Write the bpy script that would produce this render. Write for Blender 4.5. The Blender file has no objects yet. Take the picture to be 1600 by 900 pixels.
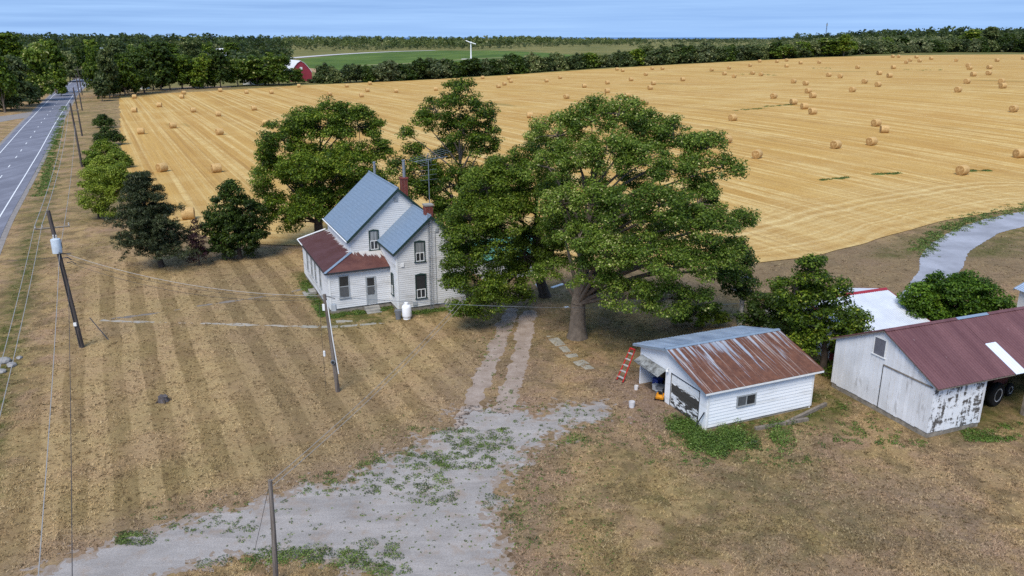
import bpy, bmesh, math, random
import numpy as np
from mathutils import Vector, Matrix

SC = bpy.context.scene
COL = SC.collection
RAD = math.radians

# ------------------------------------------------------------------ camera
CAM_H, FPX, HORIZON = 21.0, 1250.0, 58.0          # metres, focal length in photo pixels, horizon row
PITCH = math.atan((450 - HORIZON) / FPX)
cd = bpy.data.cameras.new('camera'); cam = bpy.data.objects.new('camera', cd); COL.objects.link(cam)
cd.sensor_width = 36.0; cd.lens = FPX / 1600 * 36.0; cd.clip_start = 0.5; cd.clip_end = 90000
cam.location = (0, 0, CAM_H); cam.rotation_euler = (math.pi / 2 - PITCH, 0, 0)
SC.camera = cam

# ------------------------------------------------------------------ sky, sun, exposure
SUN_DIR = Vector((-0.24, -0.70, 0.92)).normalized()     # towards the sun
SUN_EL = math.asin(SUN_DIR.z)
w = bpy.data.worlds.new('World'); SC.world = w; w.use_nodes = True
wn = w.node_tree; wn.nodes.clear()
sky = wn.nodes.new('ShaderNodeTexSky'); sky.sky_type = 'NISHITA'; sky.sun_disc = False
sky.sun_elevation = SUN_EL; sky.sun_rotation = math.atan2(SUN_DIR.x, SUN_DIR.y)
sky.altitude = 0; sky.air_density = 1.0; sky.dust_density = 0.0; sky.ozone_density = 2.0
bg = wn.nodes.new('ShaderNodeBackground'); bg.inputs[1].default_value = 0.138
wo = wn.nodes.new('ShaderNodeOutputWorld')
# thin even cloud over the blue: the pale band of a clear horizon is not there
tc = wn.nodes.new('ShaderNodeTexCoord')
up = wn.nodes.new('ShaderNodeVectorMath'); up.operation = 'ADD'; up.inputs[1].default_value = (0, 0, 0.42); wn.links.new(tc.outputs['Generated'], up.inputs[0])
nm = wn.nodes.new('ShaderNodeVectorMath'); nm.operation = 'NORMALIZE'; wn.links.new(up.outputs[0], nm.inputs[0]); wn.links.new(nm.outputs[0], sky.inputs[0])
mp_ = wn.nodes.new('ShaderNodeMapping'); mp_.inputs['Scale'].default_value = (2.6, 2.6, 95); wn.links.new(tc.outputs['Generated'], mp_.inputs[0])
cn = wn.nodes.new('ShaderNodeTexNoise'); cn.inputs['Scale'].default_value = 1.3; cn.inputs['Detail'].default_value = 5; cn.inputs['Roughness'].default_value = .6
wn.links.new(mp_.outputs[0], cn.inputs[0])
cr = wn.nodes.new('ShaderNodeValToRGB'); cr.color_ramp.elements[0].position = .34; cr.color_ramp.elements[1].position = .68
cr.color_ramp.elements[0].color = (.05, .05, .05, 1); cr.color_ramp.elements[1].color = (.9, .9, .9, 1); wn.links.new(cn.outputs[0], cr.inputs[0])
cx = wn.nodes.new('ShaderNodeMix'); cx.data_type = 'RGBA'; wn.links.new(cr.outputs[0], cx.inputs[0]); wn.links.new(sky.outputs[0], cx.inputs[6])
cx.inputs[7].default_value = (1.75, 2.75, 4.4, 1)
wn.links.new(cx.outputs[2], bg.inputs[0])
wn.links.new(bg.outputs[0], wo.inputs[0])
sl = bpy.data.lights.new('sun', 'SUN'); sl.energy = 2.2; sl.angle = RAD(28); sl.color = (1.0, 0.94, 0.84)
so = bpy.data.objects.new('sun', sl); COL.objects.link(so)
so.rotation_euler = SUN_DIR.to_track_quat('Z', 'Y').to_euler(); so.location = (30, -30, 80)
SC.view_settings.view_transform = 'Standard'; SC.view_settings.look = 'None'
SC.view_settings.exposure = 0.76; SC.view_settings.gamma = 1.0
SC.cycles.max_bounces = 6; SC.cycles.diffuse_bounces = 3; SC.cycles.glossy_bounces = 3
SC.cycles.transmission_bounces = 3; SC.cycles.transparent_max_bounces = 6
SC.cycles.use_denoising = False

# ------------------------------------------------------------------ terrain
def sst(a, b, x):
    t = np.clip((np.asarray(x, float) - a) / (b - a), 0, 1); return t * t * (3 - 2 * t)
def terrain(x, y):
    x = np.asarray(x, float); y = np.asarray(y, float)
    k = 22.0
    ramp = k * np.log1p(np.exp(np.clip((x + 35) / k, -30, 30)))
    ramp = 215 - 30 * np.log1p(np.exp(np.clip((215 - ramp) / 30, -30, 30)))
    z = 0.055 * np.maximum(ramp, 0) * sst(40, 220, y)
    z = z + 8.0 * sst(330, 850, y) * (1 - 0.62 * sst(0, 160, x))
    z = z + 4.5 * sst(350, 800, y) * sst(-120, -420, x)
    z = z * (1 - sst(2500, 6000, y))
    z = z - 4 * sst(4000, 7000, y)
    return z
def _s(a, b, x):
    t = (x - a) / (b - a); t = 0.0 if t < 0 else (1.0 if t > 1 else t); return t * t * (3 - 2 * t)
def tz(x, y):
    e = (x + 35) / 22; r = 22 * math.log1p(math.exp(max(-30, min(30, e)))); r = 215 - 30 * math.log1p(math.exp(max(-30, min(30, (215 - r) / 30))))
    z = .055 * max(r, 0) * _s(40, 220, y) + 8.0 * _s(330, 850, y) * (1 - .62 * _s(0, 160, x)) + 4.5 * _s(350, 800, y) * _s(-120, -420, x)
    return z * (1 - _s(2500, 6000, y)) - 4 * _s(4000, 7000, y)
cP, sP = math.cos(PITCH), math.sin(PITCH)
def ray(px, py):
    x = (px - 800) / FPX; y = (450 - py) / FPX
    return np.array([x, cP + y * sP, -sP + y * cP])
def gp(px, py, h=0.0):
    """where the line of sight of a photo pixel meets the terrain (raised by h)"""
    dx, dy, dz = map(float, ray(px, py)); t = prev = 15.0
    for _ in range(4000):
        if CAM_H + dz * t <= tz(dx * t, dy * t) + h: break
        prev = t; t *= 1.012
        if t > 30000: break
    a, b = prev, t
    for _ in range(34):
        m = (a + b) / 2
        if CAM_H + dz * m <= tz(dx * m, dy * m) + h: b = m
        else: a = m
    return (dx * b, dy * b, tz(dx * b, dy * b))
def at(px, py, Y):
    d = ray(px, py); t = Y / d[1]
    return np.array([d[0] * t, Y, CAM_H + d[2] * t])
def gpl(pts): return [gp(*p)[:2] for p in pts]
ROW = np.array([-0.456, 0.89]); ROW /= np.linalg.norm(ROW)      # the road, the swaths and the mowing all run this way
ROWN = np.array([ROW[1], -ROW[0]])

# ------------------------------------------------------------------ helpers: objects
def tag(o, label=None, cat=None, group=None, kind=None):
    if label: o['label'] = label
    if cat: o['category'] = cat
    if group: o['group'] = group
    if kind: o['kind'] = kind
    return o
def thing(name, label, cat, loc=(0, 0, 0), rz=0.0, group=None):
    o = bpy.data.objects.new(name, None); COL.objects.link(o); o.empty_display_size = 0.3
    o.location = loc; o.rotation_euler = (0, 0, rz)
    return tag(o, label, cat, group)
def link(name, me, parent=None, mat=None, loc=None, rz=None):
    o = bpy.data.objects.new(name, me); COL.objects.link(o)
    if parent is not None: o.parent = parent
    if mat is not None and len(me.materials) == 0: me.materials.append(mat)
    if loc is not None: o.location = loc
    if rz is not None: o.rotation_euler = (0, 0, rz)
    return o
def copy_tree(o, parent=None):
    c = o.copy(); COL.objects.link(c); c.parent = parent
    for ch in list(o.children): copy_tree(ch, c)
    return c
def fast_mesh(name, V, F, tone=None, smooth=False):
    """V (n,3), F (m,k) arrays; tone: a value per vertex"""
    V = np.asarray(V, np.float32); F = np.asarray(F, np.int32); k = F.shape[1]
    me = bpy.data.meshes.new(name)
    me.vertices.add(len(V)); me.vertices.foreach_set('co', V.ravel())
    me.loops.add(F.size); me.loops.foreach_set('vertex_index', F.ravel())
    me.polygons.add(len(F))
    me.polygons.foreach_set('loop_start', np.arange(0, F.size, k, dtype=np.int32))
    if smooth: me.polygons.foreach_set('use_smooth', np.ones(len(F), bool))
    if tone is not None:
        a = me.attributes.new('tone', 'FLOAT', 'POINT'); a.data.foreach_set('value', np.asarray(tone, np.float32))
    me.update(calc_edges=True)
    return me
class MB:
    """collects shapes; build() links them as one mesh object"""
    def __init__(s): s.v = []; s.f = []
    def add(s, vs, fs):
        n = len(s.v); s.v += [tuple(map(float, p)) for p in vs]; s.f += [tuple(n + i for i in f) for f in fs]; return s
    def box(s, x0, x1, y0, y1, z0, z1):
        return s.add([(x0,y0,z0),(x1,y0,z0),(x1,y1,z0),(x0,y1,z0),(x0,y0,z1),(x1,y0,z1),(x1,y1,z1),(x0,y1,z1)],
                     [(0,3,2,1),(4,5,6,7),(0,1,5,4),(1,2,6,5),(2,3,7,6),(3,0,4,7)])
    def hexa(s, lo, hi):
        """two quads (lists of 4 points), joined"""
        return s.add(list(lo) + list(hi), [(0,3,2,1),(4,5,6,7),(0,1,5,4),(1,2,6,5),(2,3,7,6),(3,0,4,7)])
    def slab(s, q, t):
        """a quad of 4 points thickened downwards along its normal by t"""
        q = [Vector(p) for p in q]; n = (q[1]-q[0]).cross(q[3]-q[0]).normalized()
        if n.z < 0: n = -n
        return s.hexa([p - n*t for p in q], q)
    def prism(s, prof, axis, a, b):
        """profile of 2-D points swept along axis ('x','y','z') from a to b"""
        def mk(p, t):
            return {'x': (t, p[0], p[1]), 'y': (p[0], t, p[1]), 'z': (p[0], p[1], t)}[axis]
        n = len(prof)
        return s.add([mk(p, a) for p in prof] + [mk(p, b) for p in prof],
                     [tuple(range(n))[::-1], tuple(range(n, 2*n))] + [(i, (i+1) % n, n + (i+1) % n, n+i) for i in range(n)])
    def tube(s, pts, rad, n=8, cap=True):
        pts = [Vector(p) for p in pts]; R = rad if isinstance(rad, (list, tuple)) else [rad]*len(pts)
        ring = []; prev = None
        for i, p in enumerate(pts):
            d = (pts[min(i+1, len(pts)-1)] - pts[max(i-1, 0)])
            d = d.normalized() if d.length > 1e-9 else Vector((0,0,1))
            a = d.cross(Vector((0,0,1)) if abs(d.z) < .95 else Vector((1,0,0))).normalized() if prev is None else (prev - d*prev.dot(d)).normalized()
            prev = a; b = d.cross(a)
            ring.append([p + (a*math.cos(t) + b*math.sin(t))*R[i] for t in [2*math.pi*k/n for k in range(n)]])
        vs = [q for r in ring for q in r]; fs = []
        for i in range(len(pts)-1):
            for k in range(n): fs.append((i*n+k, i*n+(k+1) % n, (i+1)*n+(k+1) % n, (i+1)*n+k))
        if cap: fs.append(tuple(range(n))[::-1]); fs.append(tuple((len(pts)-1)*n+k for k in range(n)))
        return s.add(vs, fs)
    def lathe(s, prof, n=20, c=(0,0,0), axis='z'):
        """profile of (r, h)"""
        vs = []; fs = []
        for r, h in prof:
            for k in range(n):
                t = 2*math.pi*k/n; a, b = r*math.cos(t), r*math.sin(t)
                p = {'z': (a, b, h), 'x': (h, a, b), 'y': (a, h, b)}[axis]
                vs.append((p[0]+c[0], p[1]+c[1], p[2]+c[2]))
        for i in range(len(prof)-1):
            for k in range(n): fs.append((i*n+k, i*n+(k+1) % n, (i+1)*n+(k+1) % n, (i+1)*n+k))
        fs.append(tuple(range(n))[::-1]); fs.append(tuple((len(prof)-1)*n+k for k in range(n)))
        return s.add(vs, fs)
    def mesh(s, name, mat, smooth=False):
        me = bpy.data.meshes.new(name); me.from_pydata(s.v, [], s.f); me.validate()
        bm = bmesh.new(); bm.from_mesh(me); bmesh.ops.recalc_face_normals(bm, faces=bm.faces[:]); bm.to_mesh(me); bm.free()
        if smooth:
            me.polygons.foreach_set('use_smooth', np.ones(len(me.polygons), bool))
            me.set_sharp_from_angle(angle=RAD(40))
        me.materials.append(mat); return me
    def build(s, name, mat, parent=None, smooth=False, loc=None, rz=None, label=None):
        o = link(name, s.mesh(name, mat, smooth), parent, None, loc, rz)
        if label: o['label'] = label
        return o

# ------------------------------------------------------------------ helpers: materials
def srgb(r, g, b, k=1.0):
    f = lambda c: ((c/255+.055)/1.055)**2.4 if c > 10 else c/255/12.92
    return (f(r)*k, f(g)*k, f(b)*k, 1)
class NT:
    def __init__(s, name):
        s.m = bpy.data.materials.new(name); s.m.use_nodes = True; s.t = s.m.node_tree; s.t.nodes.clear()
        s.out = s.n('ShaderNodeOutputMaterial')
    def n(s, ty, **kw):
        o = s.t.nodes.new(ty)
        for k, v in kw.items(): setattr(o, k, v)
        return o
    def l(s, a, b): s.t.links.new(a, b)
    def put(s, sock, v):
        if v is None: return
        if isinstance(v, bpy.types.NodeSocket): s.l(v, sock)
        else:
            if isinstance(v, (tuple, list)) and len(v) == 3 and sock.type == 'RGBA': v = (*v, 1)
            sock.default_value = v
    def obj(s): return s.n('ShaderNodeTexCoord').outputs['Object']
    def geo(s): return s.n('ShaderNodeNewGeometry').outputs['Position']
    def mapping(s, vec, scale=(1,1,1), rot=(0,0,0), loc=(0,0,0)):
        m = s.n('ShaderNodeMapping'); s.l(vec, m.inputs[0]); m.inputs['Scale'].default_value = scale
        m.inputs['Rotation'].default_value = rot; m.inputs['Location'].default_value = loc; return m.outputs[0]
    def noise(s, vec, scale, detail=4, rough=.6, dist=0.0, out=0):
        m = s.n('ShaderNodeTexNoise'); s.put(m.inputs['Vector'], vec); m.inputs['Scale'].default_value = scale
        m.inputs['Detail'].default_value = detail; m.inputs['Roughness'].default_value = rough; m.inputs['Distortion'].default_value = dist
        return m.outputs[out]
    def vor(s, vec, scale, feature='F1', out='Distance'):
        m = s.n('ShaderNodeTexVoronoi', feature=feature); s.put(m.inputs['Vector'], vec); m.inputs['Scale'].default_value = scale
        return m.outputs[out]
    def ramp(s, fac, stops, interp='LINEAR'):
        r = s.n('ShaderNodeValToRGB'); s.l(fac, r.inputs[0]); r.color_ramp.interpolation = interp; e = r.color_ramp.elements
        while len(e) < len(stops): e.new(.5)
        for i, (p, c) in enumerate(stops):
            e[i].position = p; c = (c, c, c, 1) if isinstance(c, (int, float)) else c
            e[i].color = c if len(c) == 4 else (*c, 1)
        return r.outputs[0]
    def mix(s, fac, a, b, blend='MIX'):
        m = s.n('ShaderNodeMix', data_type='RGBA', blend_type=blend); s.put(m.inputs[0], fac); s.put(m.inputs[6], a); s.put(m.inputs[7], b); return m.outputs[2]
    def math(s, op, a, b=None, clamp=False):
        m = s.n('ShaderNodeMath', operation=op, use_clamp=clamp); s.put(m.inputs[0], a); s.put(m.inputs[1], b); return m.outputs[0]
    def attr(s, name, ty='GEOMETRY', out='Fac'):
        a = s.n('ShaderNodeAttribute', attribute_name=name, attribute_type=ty); return a.outputs[out]
    def rnd(s): return s.n('ShaderNodeObjectInfo').outputs['Random']
    def sep(s, vec):
        q = s.n('ShaderNodeSeparateXYZ'); s.l(vec, q.inputs[0]); return q.outputs
    def bump(s, h, strength=.5, dist=.02):
        b = s.n('ShaderNodeBump'); s.l(h, b.inputs['Height']); b.inputs['Strength'].default_value = strength; b.inputs['Distance'].default_value = dist; return b.outputs[0]
    def bsdf(s, col, rough=.8, metal=0.0, spec=.3, normal=None):
        p = s.n('ShaderNodeBsdfPrincipled'); s.put(p.inputs['Base Color'], col); s.put(p.inputs['Roughness'], rough)
        s.put(p.inputs['Metallic'], metal); s.put(p.inputs['Specular IOR Level'], spec)
        if normal is not None: s.l(normal, p.inputs['Normal'])
        s.l(p.outputs[0], s.out.inputs[0]); return p
def plain(name, col, rough=.7, metal=0.0, var=.25, scale=3.0, spec=.3, bump=0.0, dirt=None, dirt_amt=.0):
    t = NT(name); o = t.obj()
    n1 = t.noise(o, scale, 5); c = t.mix(t.ramp(n1, [(.3, 0), (.7, 1)]), tuple(x*(1-var) for x in col[:3]), tuple(min(1, x*(1+var*.6)) for x in col[:3]))
    if dirt is not None:
        n2 = t.noise(o, scale*.6, 6, .7, 1.0); c = t.mix(t.ramp(n2, [(.62-dirt_amt*.3, 0), (.72-dirt_amt*.3, 1)]), c, dirt)
    nb = t.bump(t.noise(o, scale*8, 3), bump, .02) if bump else None
    t.bsdf(c, rough, metal, spec, nb); return t.m
def leafmat(name, stops, trans=.42, rough=.55, hue_by_object=.25):
    """leaf colours by the leaf's own tone, shifted a little from plant to plant"""
    t = NT(name); f = t.attr('tone')
    f = t.math('ADD', f, t.math('MULTIPLY', t.math('SUBTRACT', t.rnd(), .5), hue_by_object), clamp=True)
    c = t.ramp(f, stops)
    p = t.bsdf(c, rough, 0, .35)
    tr = t.n('ShaderNodeBsdfTranslucent'); t.l(t.mix(.5, c, (.10, .14, .012, 1)), tr.inputs[0])
    m = t.n('ShaderNodeMixShader'); m.inputs[0].default_value = trans
    t.l(p.outputs[0], m.inputs[1]); t.l(tr.outputs[0], m.inputs[2]); t.l(m.outputs[0], t.out.inputs[0])
    return t.m

# ------------------------------------------------------------------ plane geometry
def sd_poly(P, poly):
    """signed distance (negative inside) of points (n,2) to a closed polygon"""
    poly = np.asarray(poly, float); d = np.full(len(P), 1e18); ins = np.zeros(len(P), bool)
    for a, b in zip(poly, np.roll(poly, -1, 0)):
        e = b - a; q = P - a; t = np.clip((q @ e) / (e @ e + 1e-12), 0, 1)
        d = np.minimum(d, ((q - t[:, None]*e)**2).sum(1))
        c = ((a[1] > P[:, 1]) != (b[1] > P[:, 1])) & (P[:, 0] < (b[0]-a[0])*(P[:, 1]-a[1])/(b[1]-a[1]+1e-15) + a[0])
        ins ^= c
    d = np.sqrt(d); return np.where(ins, -d, d)
def d_line(P, line):
    line = np.asarray(line, float); d = np.full(len(P), 1e18)
    for a, b in zip(line[:-1], line[1:]):
        e = b - a; q = P - a; t = np.clip((q @ e) / (e @ e + 1e-12), 0, 1)
        d = np.minimum(d, ((q - t[:, None]*e)**2).sum(1))
    return np.sqrt(d)
_rs = np.random.RandomState(5)
_NT = _rs.rand(257, 257)
def vnoise(P, s, seed=0):
    q = P*s + 17.3*seed; i = np.floor(q).astype(int); f = q - i; f = f*f*(3-2*f)
    g = lambda a, b: _NT[(i[:, 0]+a) % 256, (i[:, 1]+b) % 256]
    return (g(0,0)*(1-f[:,0])+g(1,0)*f[:,0])*(1-f[:,1]) + (g(0,1)*(1-f[:,0])+g(1,1)*f[:,0])*f[:,1]
def fbm(P, s, seed=0, o=4):
    r = 0; a = .5; t = 0
    for k in range(o): r = r + a*vnoise(P, s*2**k, seed+k); t += a; a *= .5
    return r/t
def iso_sheet(name, sdf, bbox, res, dz, mat, sub=None):
    """a sheet lying dz above the terrain wherever sdf < 0, its edge cut cell by cell"""
    x0, x1, y0, y1 = bbox; nx = int((x1-x0)/res)+1; ny = int((y1-y0)/res)+1
    xs = np.linspace(x0, x1, nx); ys = np.linspace(y0, y1, ny)
    X, Y = np.meshgrid(xs, ys); P = np.stack([X.ravel(), Y.ravel()], 1); D = sdf(P).reshape(ny, nx)
    vid = {}; V = []; F = []
    def node(i, j):
        k = (i, j)
        if k not in vid: vid[k] = len(V); V.append((xs[i], ys[j]))
        return vid[k]
    def cut(i, j, a, b):
        k = (i, j, a, b)
        if (i, j) > (a, b): return cut(a, b, i, j)
        if k not in vid:
            d0, d1 = D[j, i], D[b, a]; t = d0/(d0-d1)
            vid[k] = len(V); V.append((xs[i]+(xs[a]-xs[i])*t, ys[j]+(ys[b]-ys[j])*t))
        return vid[k]
    ins = D < 0
    any_ = ins[:-1, :-1] | ins[1:, :-1] | ins[:-1, 1:] | ins[1:, 1:]
    for j, i in zip(*np.nonzero(any_)):
        c = [(i, j), (i+1, j), (i+1, j+1), (i, j+1)]; poly = []
        for k in range(4):
            a, b = c[k], c[(k+1) % 4]; ia, ib = D[a[1], a[0]] < 0, D[b[1], b[0]] < 0
            if ia: poly.append(node(*a))
            if ia != ib: poly.append(cut(*a, *b))
        if len(poly) >= 3: F.append(poly)
    V = np.array(V); Z = terrain(V[:, 0], V[:, 1]) + dz
    me = bpy.data.meshes.new(name); me.from_pydata(np.column_stack([V, Z]).tolist(), [], F); me.update()
    o = link(name, me, None, mat); tag(o, kind='structure'); return o
def strip(name, line, w0, w1, dz, mat, parent=None, step=4.0):
    """a ribbon along a polyline from offset w0 to w1 to its left, draped on the terrain"""
    L = np.asarray(line, float); pts = [L[0]]
    for a, b in zip(L[:-1], L[1:]):
        n = max(1, int(np.linalg.norm(b-a)/step))
        for k in range(1, n+1): pts.append(a+(b-a)*k/n)
    pts = np.array(pts)
    for _ in range(3): pts[1:-1] = (pts[:-2]+2*pts[1:-1]+pts[2:])/4
    T = np.gradient(pts, axis=0); T /= np.linalg.norm(T, axis=1)[:, None]; N = np.stack([-T[:, 1], T[:, 0]], 1)
    k = max(2, int(abs(w1-w0)/2)+2); V = []; F = []
    for i in range(len(pts)):
        for q in range(k):
            p = pts[i]+N[i]*(w0+(w1-w0)*q/(k-1)); V.append((p[0], p[1], tz(*p)+dz))
    for i in range(len(pts)-1):
        for q in range(k-1): F.append((i*k+q, (i+1)*k+q, (i+1)*k+q+1, i*k+q+1))
    me = fast_mesh(name, V, F)
    o = link(name, me, parent, mat); return o

# ================================================================== the setting
# ------------------------------------------------------------------ outlines on the ground
FIELD = gpl([(186,150),(188,200),(191,245),(200,300),(260,352),(330,372),(400,380),(470,386),(560,392),(700,396),(900,408),(1050,418),
             (1170,416),(1240,406),(1300,396),(1360,380),(1410,362),(1470,345),(1540,333),(1620,322)])
FIELD += [(190, 112), (260, 240), (330, 420)]
FIELD += gpl([(1600,82.5),(1480,83.5),(1350,87),(1180,95),(1050,101.5),(920,109),(800,117),(700,123),(600,128),(480,133),(300,144),(240,147)])
GRAVEL = gpl([(20,925),(60,886),(130,866),(200,842),(330,802),(410,782),(470,764),(560,738),(640,702),(700,668),(735,640),(800,640),(830,648),(880,634),(945,634),(950,650),
              (892,668),(856,686),(826,706),(806,735),(782,772),(776,808),(786,850),(806,930),(700,1000),(20,1000)])
ISLAND = gpl([(250,905),(300,885),(360,872),(440,868),(500,874),(545,884),(580,897),(620,930),(500,1000),(250,1000)])
RUT_A = gpl([(798,486),(790,505),(778,540),(762,575),(748,605),(735,640),(720,670)])
RUT_B = gpl([(826,488),(820,520),(812,560),(800,600),(788,640),(775,670)])
LANE = gpl([(1400,470),(1436,425),(1440,400),(1455,382),(1480,365),(1510,352),(1540,342),(1600,330),(1680,322),(1680,345),(1600,354),(1560,365),(1535,378),(1513,395),(1502,418),(1480,470)])
ROAD = gpl([(-60,356),(0,279),(30,240),(60,198),(85,166),(100,148),(112,138),(126,127),(140,120.5)])
ROAD = [tuple(np.array(ROAD[0]) - ROW*80)] + ROAD
WALK = gpl([(150,500),(190,502),(300,505),(400,508),(470,510),(540,508),(600,503),(650,496)])
STONES = gpl([(826,492),(850,515),(880,545),(905,568),(926,580)])
TRACK = gpl([(160,500),(240,490),(310,478),(380,468),(450,458),(480,450)])
house_xy, house_th = (-14.32, 59.78), .42
def in_frame(P, o, th):
    q = P - np.array(o); c, s_ = math.cos(th), math.sin(th)
    return np.stack([q[:, 0]*c + q[:, 1]*s_, -q[:, 0]*s_ + q[:, 1]*c], 1)

# ------------------------------------------------------------------ ground
def grade(lo, hi, fine0, fine1, step, grow, far_lo, far_hi):
    a = list(np.arange(fine0, fine1, step)); d = step; x = fine1
    while x < far_hi: a.append(x); d *= grow; x += d
    a.append(far_hi); d = step; x = fine0
    while True:
        d *= grow; x -= d
        if x <= far_lo: a.insert(0, far_lo); break
        a.insert(0, x)
    return np.array(a)
lawn = gpl([(60,900),(200,840),(470,764),(640,700),(735,630),(800,490),(760,470),(470,390),(330,385),(200,360),(140,420),(110,520),(40,640),(-60,900)])
hedge = gpl([(160,150),(165,200),(160,250),(160,300),(165,340)])
def masks(P):
    """what grows where: mown lawn, green growth (with painted maple shade), bare dirt, rank brown growth"""
    wob = (fbm(P, .35, 3) - .5)*5
    sdf_f = sd_poly(P, FIELD)
    drive_d = np.minimum(np.minimum(sd_poly(P, GRAVEL), d_line(P, RUT_A)-.8), d_line(P, RUT_B)-.8)
    mown = sst(1.0, -1.5, sd_poly(P, lawn)+wob*.3)
    hu = in_frame(P, house_xy, house_th)
    hd = np.maximum(np.maximum(-hu[:, 0], hu[:, 0]-11), np.maximum(-2.6-hu[:, 1], hu[:, 1]-12))
    green = sst(1.7, .5, hd + wob*.12)*.9
    gu = in_frame(P, (10.84, 40.32), .40)
    gd = np.maximum(np.maximum(-gu[:, 0]-.2, gu[:, 0]-9), np.maximum(-gu[:, 1], gu[:, 1]-2))
    green = np.maximum(green, sst(2.4, .8, gd + wob*.4)*(gu[:, 1] < 2))
    bu = in_frame(P, (22.71, 39.4), .37)
    bd = np.maximum(np.maximum(-bu[:, 0]-.3, bu[:, 0]-30), np.maximum(-bu[:, 1], bu[:, 1]-8))
    green = np.maximum(green, sst(1.9, .2, bd + wob*.35)*.85*sst(-2, 3, bu[:, 0]))
    wp = np.array(gp(1120, 770)[:2]); dw = np.linalg.norm((P-wp)*np.array([.7, 1.0]), axis=1)
    green = np.maximum(green, sst(9, 2, dw+wob*1.2)*.42)
    rd = d_line(P, ROAD); rs_ = (P - np.array(ROAD[2])) @ ROWN
    green = np.maximum(green, sst(1.6, .5, np.abs(rs_ - 6.6 + wob*.12))*1.0*(rd < 40))
    lane_d = sd_poly(P, LANE)
    green = np.maximum(green, sst(4.5, 0, np.abs(lane_d-1.5)+wob*.3)*.75*(P[:, 1] > 75)*sst(1, -3, -sdf_f))
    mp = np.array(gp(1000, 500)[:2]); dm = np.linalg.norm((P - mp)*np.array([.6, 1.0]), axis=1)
    maple_shade_grass = sst(13, 4, dm + wob)*.55  # the maple's shade put into the ground colour, together with its sparse grass
    green = np.maximum(green, maple_shade_grass*.8)
    green = np.maximum(green, sst(6, 1, d_line(P, hedge)+wob*.6)*.6)
    green = np.maximum(green, sst(320, 380, P[:, 1])*.9)
    dirt = sst(5.0, .5, d_line(P, gpl([(1000,625),(1040,650),(985,600)])) + wob*.7)
    dirt = np.maximum(dirt, sst(3, 0, np.abs(drive_d-.5)+wob*.3)*.55)
    fgr = sst(-2, 2, P[:, 0]-2.5+wob*.3)*sst(44, 36, P[:, 1])
    dirt = np.maximum(dirt, fgr*np.clip(fbm(P, .22, 9)*2.2-.85, 0, 1)*.8)
    brown = sst(14, 4, d_line(P, gpl([(1200,440),(1300,430),(1400,410),(1560,400)])) + wob)
    brown = np.maximum(brown, sst(6, 2, np.abs(rs_-24)+wob*.6)*.5*(P[:, 1] < 95))
    green = np.maximum(green, sst(1.5, .3, np.abs(rs_ - 6.4 + wob*.12))*(rd < 40))
    far = sst(300, 420, P[:, 1])
    return {'far': far, 'mown': mown, 'green': green, 'dirt': dirt, 'brown': brown}
gx = grade(0, 0, -45, 50, .95, 1.07, -9000, 9000); gy = grade(0, 0, 18, 78, .95, 1.055, -60, 9000)
X, Y = np.meshgrid(gx, gy); P = np.stack([X.ravel(), Y.ravel()], 1)
Z = terrain(P[:, 0], P[:, 1])
nx, ny = len(gx), len(gy)
I = np.arange(nx*ny).reshape(ny, nx)
F = np.stack([I[:-1, :-1].ravel(), I[:-1, 1:].ravel(), I[1:, 1:].ravel(), I[1:, :-1].ravel()], 1)
gm = fast_mesh('ground', np.column_stack([P, Z]), F, smooth=True)
def set_masks(me, P):
    for nm, arr in masks(P).items():
        a = me.attributes.new(nm, 'FLOAT', 'POINT'); a.data.foreach_set('value', arr.astype(np.float32))
set_masks(gm, P)
ang = math.atan2(ROW[1], ROW[0])
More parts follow.
